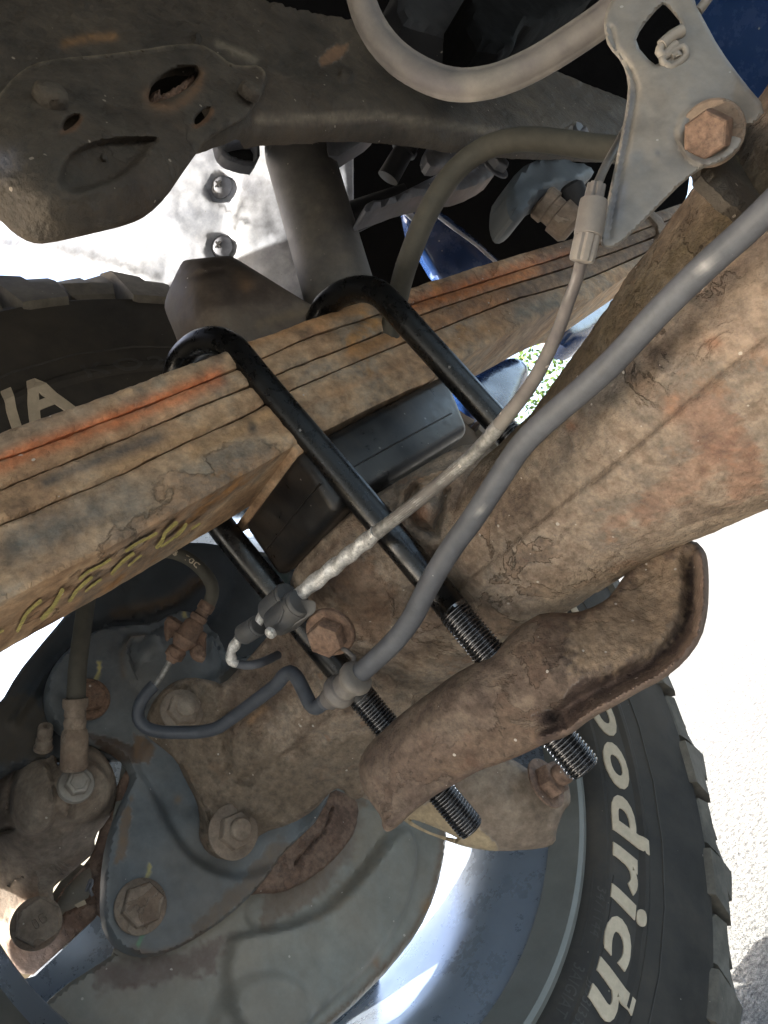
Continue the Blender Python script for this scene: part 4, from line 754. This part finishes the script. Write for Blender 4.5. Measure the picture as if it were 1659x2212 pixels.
bpo = sheet('backing_plate', bp_, M['blue_grey'], brake, k=KB_, step=6, thick=.009, edge=(9, .0045),
      feats=[('noise', 90, .0015, 7), ('poly', sub([(590, 60), (650, 130), (710, 250), (770, 370), (870, 480), (1000, 530), (1130, 520), (1300, 430), (1400, 100), (1300, -100), (900, -300), (640, -60)], 0, 1625.7, .5), -.008, 34), ('ridge', s834([(870, 1050), (815, 930), (800, 820), (840, 760), (920, 745), (990, 790)]), 7, .006), ('dome', s834([(1150, 950)])[0], 95, .016), ('dome', s834([(930, 840)])[0], 30, .006), ('disc', s834([(1400, 785)])[0], 12, .004, 5), ('ridge', s834([(1330, 900), (1360, 760), (1450, 700)]), 7, .004), ('ridge', s834([(1100, 1130), (1250, 1130), (1400, 1020), (1500, 930)]), 9, -.006), ('dome', (210, 1440), 90, .004)],
      stains_and_light=[('hard', [(324, 1868), (321, 1884), (313, 1902)], 4, (.50, .44, .17), 1), ('hard', [(308, 2016), (303, 2030), (298, 2042)], 4.5, (.13, .30, .17), .9), ('hard', [(213, 1430), (215, 1445), (208, 1466)], 4, (.50, .44, .17), 1), ('hard', s834([(1178, 510), (1190, 560), (1200, 610)]), 4.5, (.46, .40, .17), 1), ('poly', [(420, 2030), (560, 1920), (640, 1830), (600, 1810), (520, 1900), (410, 2000)], 10, (.16, .12, .085), .75), ('poly', [(250, 1850), (260, 1760), (285, 1720), (280, 1800), (270, 1850), (245, 1870)], 8, (.17, .115, .07), .8), ('poly', s834([(870, 1370), (960, 1400), (1000, 1470), (960, 1560), (850, 1570)]), 8, (.16, .105, .065), .9), ('line', [(290, 2050), (330, 2062), (380, 2050), (440, 2018)], 8, (.15, .105, .075), .8), ('line', s834([(800, 1000), (790, 850), (840, 740), (930, 735)]), 6, (.17, .13, .09), .6), ('poly', s834([(1200, 1150), (1300, 1100), (1450, 960), (1560, 900), (1560, 1000), (1400, 1150)]), 10, (.12, .10, .075), .7), ('spot', (385, 1727), 8, (.2, .14, .09), .8), ('poly', s834([(560, 1370), (700, 1385), (860, 1450), (880, 1560), (700, 1560)]), 6, (.085, .06, .045), .9)])
def pb(x, y, z=0): return W(x, y, KB_ - z)
hexbolt(brake, pb(303, 1958, .003), -NX, .0150, .0085, M['cast'], .0185, .0025, rot=.2)
hexbolt(brake, pb(190, 1512, .004), -NX, .0120, .007, M['rustbolt'], .0165, .004, rot=.2)
h0 = pb(311, 1950, .0145)
for dx in (-1, 1): tube('bolt_mark', [h0 + FX * (.0018 * dx) - UX * .003, h0 + FX * (.0018 * dx) + UX * .003], .0004, M['cast'], brake, seg=6, world=True)
# lower carrier
sheet('pad_carrier', [(205, 1830), (222, 1765), (250, 1700), (285, 1645), (302, 1690), (268, 1745), (246, 1830), (232, 1925), (236, 2010), (268, 2048), (160, 2092), (60, 2112), (15, 2080), (10, 2020), (110, 1990), (115, 1945), (190, 1860)], M['rust'], brake, ctl=[(220, 1900, .607), (290, 1660, .604), (60, 2100, .603), (15, 2050, .603), (262, 2050, .610), (130, 1990, .606)], step=6, thick=.012, edge=(5, .002), smooth=1, feats=[('noise', 40, .001), ('ridge', [(215, 2005), (208, 1960), (200, 1900)], 2, -.002)], holes=[[(125, 1935), (192, 1868), (199, 1892), (196, 1935), (175, 1950), (160, 1962), (135, 1972), (128, 2000), (122, 1990)]],
      stains_and_light=[('poly', [(0, 2060), (270, 1990), (270, 2060), (20, 2120)], 20, (.125, .095, .08), .6)])
sheet('brake_pad', [(108, 1985), (110, 1920), (195, 1850), (205, 1940), (140, 2000)], M['shield'], brake, ctl=[(108, 1985, .628), (195, 1850, .63), (200, 1990, .63)], step=12, thick=.006)
for q in ([(160, 1955), (183, 1943), (187, 1953), (168, 1961)], [(126, 1994), (132, 1992), (132, 2004), (127, 2004)]): sheet('pad_shim', q, M['letter'], brake, ctl=[(100, 1900, .602), (200, 1900, .602), (150, 2010, .602)], step=3, thick=.002, smooth=0)
tube('pad_spring', [P(x, y, .602) for x, y in ((186, 1925), (193, 1905), (198, 1900), (199, 1910), (194, 1920), (200, 1935))], .0012, M['grey_cast'], brake, seg=8, world=True)
rod('rotor_edge', (262, 2046, .66), (165, 2108, .67), [(0, 9), (.3, 9), (.32, 12), (.5, 12), (.55, 15), (.6, 12), (.65, 16), (.7, 13), (.75, 17), (.8, 13), (.85, 18), (1, 18)], M['dark2'], brake)
# caliper
cal = [(-60, 1650), (0, 1641), (22, 1631), (51, 1625), (56, 1612), (74, 1590), (112, 1598), (120, 1626), (124, 1658), (133, 1640), (189, 1607), (218, 1623), (240, 1652), (253, 1690), (251, 1735), (230, 1777), (205, 1805), (205, 1841), (173, 1869), (128, 1905), (112, 1921), (120, 1960), (125, 1985), (118, 2020), (95, 2047), (60, 2054), (28, 2032), (14, 2000), (-10, 1985), (-60, 1985)]
co_ = sheet('caliper', cal, M['cast'], brake, ctl=[(0, 1650, .60), (90, 1600, .60), (190, 1615, .592), (245, 1700, .592), (170, 1690, .566), (80, 1720, .560), (0, 1750, .575), (60, 1830, .568), (150, 1830, .582), (200, 1830, .60), (100, 1920, .592), (70, 2000, .59), (0, 1950, .60), (-50, 1800, .585)], step=5, thick=.03, edge=(9, .005),
      feats=[('noise', 50, .0013, 3), ('noise', 9, .0005, 4), ('poly', Z8([(100, 1010), (68, 880), (85, 740), (160, 580), (300, 560), (345, 680), (372, 850), (360, 970), (310, 1060), (180, 1080)], 0, 2200), .010, 12), ('disc', (175, 1710), 66, .006, 14), ('ridge', Z8([(465, 830), (460, 950)], 0, 2200), 3, -.003), ('ridge', Z8([(485, 830), (480, 960)], 0, 2200), 5, .004), ('ridge', Z8([(-20, 1060), (30, 1045), (75, 1030)], 0, 2200), 5, -.010), ('ridge', Z8([(60, 1410), (110, 1370), (160, 1350)], 0, 2200), 3, -.003), ('ridge', Z8([(100, 640), (70, 760), (60, 900)], 0, 2200), 5, -.004), ('disc', (75, 2000), 52, .004, 8), ('ridge', Z8([(420, 1180), (425, 1050), (600, 1060)], 0, 2200), 5, .002)])
hexbolt(brake, P(78, 1995, .578), -NX, .0168, .008, M['cast'], .0185, .002, rot=.45)
hb = P(80, 1993, .578) - NX * .0102
for zz in ([(-.0045, .003), (-.0045, -.003), (-.002, -.003), (-.002, .003), (-.0045, .003)], [(-.0045, 0), (-.002, 0)], [(.0045, .003), (.001, .003), (.001, -.003), (.0045, -.003), (.0045, 0), (.003, 0)]):
    tube('bolt_mark', [hb + FX * a + UX * b for a, b in zz], .0004, M['cast'], brake, seg=6, step=.001, world=True)
rod('bleeder_nipple', (93, 1618, .575), (99, 1568, .57), [(0, 20), (.1, 20), (.12, 17), (.45, 17), (.5, 13), (.6, 16), (.9, 16), (1, 14), (1.0, 7), (.8, 6), (.8, 0)], M['cast'], brake)
rod('slide_pin_boot', (14, 1660, .60), (2, 1545, .60), [(0, 34), (.3, 30), (.5, 34), (.6, 30), (.8, 32), (.95, 30), (1, 24), (1, 12), (.98, 0)], M['rubber'], brake)
rod('guide_rod', (20, 1497, .64), (112, 1478, .645), [(0, 6), (.1, 11), (1, 11)], M['dark2'], brake)

# ------------------------------------------------------------------ hoses and lines
def hose_thing(name, label, cat, p): return thing(name, label, cat, P(*p))
h1 = hose_thing('caliper_hose', 'upright olive-grey brake hose with a crimped brown sleeve, coming down to the caliper', 'brake hose', (165, 1500, .54))
tube('hose', [(196, 1230, .60), (188, 1290, .59), (178, 1360, .575), (168, 1440, .56), (164, 1515, .553)], .0066, M['rubber'], h1, seg=24)
rod('crimp_sleeve', (163, 1508, .553), (160, 1664, .548), [(0, 20), (.0, 26), (.06, 27), (.12, 26), (.16, 22), (.24, 23), (.26, 21), (.34, 24), (.42, 22), (.46, 26), (.52, 28), (.95, 29), (1, 24)], M['cast'], h1, 32)
bj = thing('banjo_bolt', 'grey hex banjo bolt with brass-flecked washer where the crimped hose meets the caliper', 'bolt', P(168, 1692, .545))
hexbolt(bj, P(163, 1697, .556), -NX, .0088, .007, M['bracket'], .0130, .004, rot=.1, dish=.0007)
h2 = hose_thing('brake_hose', 'short dark brake hose printed DOT curving into a rusty union under the spring', 'brake hose', (440, 1260, .57))
hz = [(300, 1205, .60), (334, 1192, .595), (374, 1194, .59), (410, 1209, .585), (440, 1235, .58), (457, 1262, .577), (458, 1287, .575), (447, 1312, .572)]
tube('hose', hz, .0050, M['rubber'], h2, seg=24)
# printed lettering following the hose
hc = catmull(np.array([P(*p) for p in hz]), .001); hs = np.r_[0, np.cumsum(np.linalg.norm(np.diff(hc, axis=0), axis=1))]
def hose_print(txt, s0, size, pitch_):
    for i, ch in enumerate(txt):
        if ch == ' ': continue
        cu = bpy.data.curves.new('ink', 'FONT'); cu.body = ch; cu.size = 1; cu.align_x = 'CENTER'; cu.resolution_u = 2; cu.offset = .02
        t = bpy.data.objects.new('ink', cu); COL.objects.link(t); me = bpy.data.meshes.new_from_object(t); bpy.data.objects.remove(t)
        V = []; s = s0 + i * pitch_
        for v in me.vertices:
            ss = s - v.co.x * size; k = int(np.searchsorted(hs, ss)); k = min(max(k, 1), len(hc) - 2); c = hc[k]; T = nrm(hc[k + 1] - hc[k - 1]); tc_ = nrm(CAMP - c); side = nrm(np.cross(T, tc_)); outn = nrm(np.cross(side, T))
            a = -(v.co.y - .35) * size / .0050; V.append(c + (outn * math.cos(a) - side * math.sin(a) * -1) * .00512)
        mesh('printed_letter', V, [tuple(p.vertices) for p in me.polygons], M['letter'], h2, None)
hose_print('MK \u00ae TOD', .022, .0058, .0050)
rod('union', (450, 1303, .573), (367, 1430, .560), [(0, 13), (.0, 17), (.04, 18), (.12, 18), (.14, 15), (.20, 15), (.22, 19), (.28, 19), (.31, 16), (.36, 22), (.55, 24), (.60, 28), (.68, 24), (.72, 20), (.76, 16), (.80, 20), (.92, 20), (.95, 13), (1, 10)], M['rust'], h2, 30, rfn=lambda s, th: .0004 * fbm(np.cos(th) * 3, s * 300, 2))
sheet('union_plate', s834([(1078, 605), (1130, 600), (1180, 640), (1330, 700), (1342, 760), (1338, 890), (1300, 885), (1255, 860), (1240, 780), (1180, 730), (1120, 720), (1095, 760), (1080, 700)]), M['rust'], h2, k=kd(405, 1355, .572), step=4, thick=.005, edge=(4, .0015), feats=[('noise', 9, .0008), ('ridge', s834([(1100, 640), (1200, 690), (1330, 730)]), 5, .003)])
ln = thing('brake_pipe', 'slate-coloured bent brake pipe joining the rusty union to the grey hose clip', 'brake pipe', P(500, 1540, .54))
tube('steel_pipe', [(370, 1424, .560), (352, 1455, .556), (330, 1488, .552)], .0022, M['zinc'], ln, seg=16)
tube('coated_pipe', [(334, 1480, .553), (318, 1496, .551), (301, 1525, .550), (300, 1553, .549), (318, 1573, .548), (350, 1581, .546), (400, 1582, .543), (438, 1580, .54), (470, 1572, .535), (500, 1552, .53), (560, 1508, .512), (598, 1478, .50), (612, 1460, .495), (627, 1452, .49), (640, 1462, .487), (655, 1490, .483), (670, 1520, .478), (683, 1529, .474), (697, 1518, .470), (722, 1497, .463)], .0046, M['pipe'], ln, seg=24, step=.003)
bh = thing('axle_hose', 'long thick blue-grey hose sweeping from its clip over the axle to the right', 'hose', P(1100, 1010, .36))
tube('hose', [(700, 1517, .468), (735, 1489, .458), (782, 1450, .446), (807, 1428, .44), (854, 1383, .43), (890, 1335, .42), (914, 1288, .412), (947, 1228, .402), (984, 1171, .392), (1019, 1124, .382), (1067, 1051, .368), (1127, 962, .352), (1190, 900, .338), (1260, 840, .322), (1330, 775, .306), (1430, 667, .286), (1530, 570, .270), (1600, 508, .26), (1700, 412, .245)], [.0052, .0058, .0060, .0060, .0060, .0060, .0060, .0060, .0059, .0059, .0058, .0057, .0056, .0055, .0054, .0052, .0051, .005, .005], M['hose'], bh, seg=28, step=.005,
     stains_and_light=[('spot', (1516, 582), 12, (.5, .48, .46), .8), ('spot', (1040, 1100), 6, (.5, .48, .45), .7)])  # highlights painted on the hose as pale spots
cl = thing('hose_clip', 'curled grey metal clip wrapped round the lower end of the thick hose', 'clip', P(748, 1480, .45))
rod('clip_band', (700, 1520, .466), (792, 1446, .44), [(.10, 22), (.12, 24), (.28, 26), (.30, 34), (.34, 38), (.40, 38), (.43, 33), (.46, 33), (.48, 29), (.56, 30), (.60, 29), (.66, 31), (.70, 37), (.76, 39), (.80, 37), (.83, 30), (.84, 25)], M['conduit'], cl, 40, sharp=50)
tube('clip_tail', [(780, 1440, .452), (762, 1432, .452), (765, 1420, .455), (740, 1400, .46)], .0016, M['conduit'], cl, seg=10)

# thin cable with foil-wrapped end, connector and clips
cb = thing('sensor_cable', 'thin worn grey cable with a frayed silver end, looping over the near black U-bolt', 'cable', P(1050, 950, .38))
cpts = [(1256, 560, .262), (1247, 600, .270), (1230, 646, .282), (1200, 727, .300), (1150, 826, .325), (1080, 917, .352), (1020, 984, .372), (930, 1060, .398), (867, 1110, .416), (814, 1150, .432), (753, 1200, .447), (710, 1234, .455), (672, 1264, .460), (642, 1290, .463)]
tube('sheath', cpts[:10], [.0021, .0022, .0024, .0027, .0031, .0035, .0036, .0037, .0038, .0040], M['conduit'], cb, seg=20, stains_and_light=[('line', [(1240, 600), (1225, 650)], 3, (.35, .34, .33), .6)] )
tube('worn_sheath', cpts[5:10], [.00362, .00364, .00368, .0038, .0041], M['zinc'], cb, seg=20, rfn=lambda s, th: .00012 * fbm(s * 500, th * 3, 3))
tube('foil_wrap', cpts[9:], [.0044, .0046, .0047, .0048, .0042], M['tape'], cb, seg=30, step=.0015, rfn=lambda s, th: .0005 * np.cos(th * 2 + s * 420) + .0003 * fbm(s * 700, th * 4, 3))
tube('upper_cable', [(1285, 420, .256), (1292, 395, .262), (1310, 355, .275), (1335, 310, .29), (1360, 260, .31)], .0016, M['conduit'], cb, seg=14)
cn = thing('cable_connector', 'ribbed grey-brown plastic cable connector held by a sleeve beside the tall grey bracket', 'connector', P(1270, 480, .25))
flute = lambda s, th: -.0006 * np.clip(np.cos(th * 7) * 3 - 1.6, 0, 1)
rod('plug_top', (1289, 398, .252), (1279, 445, .252), [(0, 17), (.02, 20), (1, 21)], M['conduit'], cn, 56, rfn=flute, sharp=30)
rod('sleeve', (1283, 432, .250), (1270, 512, .250), [(0, 24), (.02, 29), (.1, 30), (.9, 31), (.98, 30), (1, 24)], M['conduit'], cn, 40)
rod('plug_base', (1270, 506, .250), (1256, 566, .252), [(0, 28), (.85, 28), (.97, 26), (1, 22), (1, 12)], M['conduit'], cn, 56, rfn=flute, sharp=30)

ck = thing('cable_clip', 'black plastic clip block gripping two frayed silver cables below the spacer block', 'clip', P(620, 1320, .46))
def capcyl(c1, c2, r, slot=True):
    rod('clip_barrel', c1, c2, [(0, r * .55), (.0, r * .9), (.02, r * .97), (.06, r), (.93, r * 1.02), (.96, r * .96), (1, r * .9)], M['plastic'], ck, 40)
    rod('cap_rim', c1, c2, [(.10, r * .98), (.10, r * 1.05), (.16, r * 1.05), (.16, r * .98)], M['plastic'], ck, 40)
capcyl((648, 1300, .456), (592, 1348, .470), 31); capcyl((622, 1284, .468), (580, 1322, .482), 29)
bx = [P(*q) for q in ((636, 1352, .458), (684, 1322, .452), (684, 1296, .452), (640, 1290, .458), (600, 1378, .475), (640, 1362, .47), (640, 1330, .47), (590, 1335, .475))]
box('clip_body', bx, M['plastic'], ck, .0015)
capcyl((560, 1350, .478), (524, 1372, .488), 23)
tube('clip_rib', [(604, 1290, .458), (612, 1320, .452), (600, 1345, .455)], .0007, M['plastic'], ck, seg=8)
br = thing('frayed_cable', 'thin cable with frayed silver braid looping behind the black clip', 'cable', P(510, 1410, .49))
tw = lambda s, th: .0005 * np.cos(th * 2 + s * 700) + .0003 * fbm(s * 800, th * 3, 4)
tube('silver_braid', [(590, 1318, .482), (572, 1328, .481), (556, 1344, .480)], .0036, M['tape'], br, seg=20, step=.0012, rfn=tw)
tube('silver_braid', [(517, 1378, .492), (508, 1393, .494), (499, 1410, .495), (502, 1428, .496), (512, 1434, .497)], .0033, M['tape'], br, seg=20, step=.0012, rfn=tw)
tube('cable_tail', [(508, 1432, .497), (530, 1437, .50), (560, 1433, .505), (600, 1415, .53)], .0030, M['hose'], br, seg=16)
rod('silver_nub', (590, 1362, .455), (578, 1373, .452), [(0, 8), (.2, 13), (.7, 13), (.9, 10), (1, 5), (1, 0)], M['tape'], br, 20)

# ------------------------------------------------------------------ bracket, upper right
bk = thing('cable_bracket', 'tall dusty grey bracket with a square window and large rusty hex bolt', 'bracket', P(1450, 280, .27))
bo = [(1304, 45), (1312, 15), (1329, -10), (1340, -60), (1490, -60), (1500, 5), (1519, 40), (1554, 105), (1609, 180), (1657, 235), (1629, 270), (1610, 268), (1609, 300), (1589, 330), (1554, 352), (1519, 362), (1479, 390), (1429, 440), (1379, 490), (1340, 528), (1316, 538), (1300, 532), (1296, 518), (1304, 470), (1319, 400), (1336, 320), (1354, 225), (1357, 175), (1344, 135), (1314, 102), (1306, 75)]
wh = [(1429, 9), (1440, 12), (1476, 56), (1462, 68), (1436, 92), (1426, 136), (1412, 141), (1371, 94), (1384, 62)]
sheet('bracket_plate', bo, M['bracket'], bk, ctl=[(1310, 50, .285), (1400, 0, .285), (1400, 150, .272), (1500, 280, .262), (1640, 240, .262), (1560, 130, .272), (1310, 530, .252), (1400, 440, .256), (1350, 300, .266), (1370, 200, .272)], holes=[wh], step=5, thick=.004, edge=(8, .0022), feats=[('noise', 60, .0006), ('noise', 9, .0001, 3), ('ridge', [(1318, 60), (1330, 105), (1362, 150), (1374, 190), (1368, 240), (1350, 330), (1332, 420), (1316, 510)], 6, -.0016), ('disc', (1535, 290), 72, .0022, 12), ('disc', (1528, 292), 50, -.0014, 10)],
      stains_and_light=[('spot', (1545, 265), 30, (.26, .155, .095), .75), ('line', [(1466, 300), (1480, 340), (1520, 350)], 10, (.12, .10, .085), .7), ('spot', (1375, 345), 20, (.16, .18, .2), .5), ('spot', (1420, 330), 8, (.10, .12, .15), .7), ('line', [(1345, 400), (1335, 470)], 10, (.19, .21, .25), .5), ('line', [(1366, 200), (1345, 330), (1320, 480)], 7, (.12, .125, .14), .6), ('poly', [(1590, 160), (1650, 230), (1600, 300), (1580, 240)], 15, (.21, .165, .12), .6)])
# stamped figure beside the window
def stamp(pts, r=.0012): tube('stamped_mark', [(x, y, .2722) for x, y in pts], r, M['bracket'], bk, seg=10)
stamp([(1474, 66), (1450, 80), (1430, 98)], .0022); stamp([(1430, 98), (1424, 112), (1436, 120), (1448, 105), (1462, 96)], .0016)
stamp([(1438, 140), (1430, 128), (1452, 112), (1474, 100), (1482, 118), (1468, 134), (1448, 146), (1440, 138)], .0014); stamp([(1450, 122), (1462, 116), (1466, 124)], .0014)
hexbolt(bk, P(1538, 288, .262), nrm(P(1498, 300, .240) - P(1538, 287, .262)), .0079, .010, M['rustbolt'], .0108, .0022, rot=.25, wm=M['cast'])
tube('strap', [(1508, 25, .285), (1530, -5, .285), (1550, -50, .285)], .0018, M['bracket'], bk, seg=12)
bl = thing('backing_bracket', 'brown dusty plate tucked behind the grey bracket at the right edge', 'plate', P(1610, 350, .3))
sheet('plate', [(1560, 262), (1609, 262), (1660, 292), (1760, 340), (1760, 500), (1659, 470), (1596, 440), (1556, 403), (1514, 358), (1530, 300)], M['frame'], bl, k=kd(1600, 350, .300), step=7, thick=.004, edge=(6, .002), feats=[('noise', 20, .001)], stains_and_light=[('spot', (1605, 340), 11, (.5, .38, .18), .8), ('line', [(1519, 362), (1556, 402)], 5, (.4, .35, .25), .6), ('poly', [(1600, 280), (1760, 340), (1760, 400), (1640, 340)], 20, (.2, .15, .09), .6)])

# ------------------------------------------------------------------ bent conduit and hose at the top
cd = thing('looped_conduit', 'thick pale-grey ribbed conduit looping down from the top edge to the bracket', 'conduit', P(1000, 170, .33))
tube('conduit_pipe', [(762, -70, .34), (777, -20, .338), (797, 42, .336), (835, 102, .334), (895, 152, .332), (975, 183, .33), (1060, 178, .326), (1150, 142, .322), (1235, 90, .315), (1310, 38, .307), (1370, -15, .30)], .0057, M['conduit'], cd, seg=40, rfn=lambda s, th: .0013 * np.exp(-((np.angle(np.exp(1j * (th - 1.2)))) / .14) ** 2) + .0013 * np.exp(-((np.angle(np.exp(1j * (th - 4.0)))) / .16) ** 2) + .00015 * fbm(s * 120, th * 2, 4),
     stains_and_light=[('line', [(900, 170), (990, 195)], 18, (.10, .09, .10), .6), ('spot', (1140, 140), 22, (.12, .105, .11), .6)])
hh = thing('arched_hose', 'olive-grey rubber hose arching from the bracket down behind the spring', 'hose', P(1000, 360, .56))
tube('hose', [(838, 740, .60), (858, 650, .59), (872, 592, .58), (890, 540, .57), (915, 478, .565), (947, 418, .56), (986, 366, .555), (1036, 327, .55), (1090, 306, .54), (1150, 301, .53), (1220, 308, .52), (1290, 318, .51), (1340, 322, .50)], .0082, M['rubber'], hh, seg=28)

# ------------------------------------------------------------------ dim parts behind, right of the shock absorber
R2 = lambda z: sub(z, 829.5, 0, .5)
def back(name, label, cat, parts, at):
    t = thing(name, label, cat, at)
    for nm, o, m, d, th_ in parts:
        c = np.array(o).mean(0); sheet(nm, o, m, t, k=kd(c[0], c[1], d), step=9, thick=th_, edge=(8, .004), feats=[('noise', 40, .002)])
    return t
back('cross_member', 'dark cross member rising behind the chassis rail at the top', 'cross member', [('web', R2([(70, -140), (372, -140), (372, 180), (300, 160), (170, 110), (68, 80)]), M['dark2'], .60, .04), ('brace', R2([(372, -120), (980, -120), (900, -10), (760, 60), (660, 100), (600, 90), (560, 230), (372, 180)]), M['dark'], .62, .03)], P(950, 30, .6))
back('v_bracket', 'small bare-metal V-shaped bracket behind the chassis rail, left of the grey bracket', 'bracket', [('leg', R2([(748, 575), (765, 555), (835, 508), (850, 506), (862, 530), (835, 560), (800, 582)]), M['bracket'], .62, .004), ('leg', R2([(845, 506), (872, 515), (950, 598), (940, 604), (910, 596), (868, 548), (845, 530)]), M['grey_cast'], .615, .004)], P(1250, 280, .5))
back('hanger_bracket', 'dark slate pressed hanger bracket below the arched hose', 'bracket', [('plate', R2([(540, 830), (555, 760), (640, 680), (760, 670), (900, 700), (925, 740), (850, 790), (720, 810), (650, 855), (640, 900), (600, 935), (568, 930), (545, 890)]), M['dark_case'], .58, .02)], P(1180, 400, .58))
hg = thing('shackle_bushing', 'pair of dim stacked brown bushings under the slate hanger bracket', 'bushing', P(1210, 460, .6))
rod('bushing', (1165, 430, .60), (1240, 495, .60), [(0, 30), (.1, 38), (.3, 38), (.33, 32), (.5, 32), (.53, 40), (.9, 40), (1, 30)], M['cast'], hg)
rod('bushing', (1230, 400, .60), (1265, 470, .60), [(0, 20), (.1, 28), (.9, 28), (1, 20)], M['dark2'], hg)
am = back('control_arm', 'dim grey cast arm crossing behind the arched hose', 'arm', [('arm_web', R2([(-60, 850), (40, 840), (180, 770), (330, 690), (500, 690), (515, 705), (480, 750), (380, 800), (250, 815), (120, 840), (-20, 885), (-80, 900)]), M['grey_cast'], .70, .02), ('arm_plate', R2([(190, 640), (235, 560), (330, 570), (440, 590), (455, 620), (390, 660), (250, 705), (200, 700)]), M['grey_cast'], .72, .01)], P(960, 370, .7))
rod('arm_tube', (905, 270, .70), (838, 385, .70), [(0, 22), (.4, 24), (.42, 28), (.5, 28), (.52, 22), (1, 24)], M['dark2'], am)
rod('arm_tube', (880, 420, .72), (760, 470, .72), [(0, 24), (1, 34)], M['dark2'], am)
# nut
hexbolt(am, P(1068, 362, .685), -NX, .010, .008, M['grey_cast'], .014, .002)

# ------------------------------------------------------------------ far hedge seen through the gap
hd = thing('hedge', 'sunlit green hedge glimpsed in the gap beside the axle tube', 'hedge', (9.5, 7.5, 0))
V = []; F = []; hn = 12000
cx = RNG.uniform(0, 1, (hn, 3))
for i in range(hn):
    c = np.array([12.0 * math.cos(.55 + cx[i, 0] * .62), 12.0 * math.sin(.55 + cx[i, 0] * .62), 0]) + np.array([RNG.normal() * .35, RNG.normal() * .35, cx[i, 1] ** .8 * 3.4])
    a = nrm(RNG.normal(size=3)); b = nrm(np.cross(a, RNG.normal(size=3))); s = .025 + .04 * cx[i, 2]; j = len(V)
    V += [c - a * s, c + b * s * .5, c + a * s, c - b * s * .5]; F.append((j, j + 1, j + 2, j + 3))
mesh('foliage', V, F, M['grass'], hd, None)
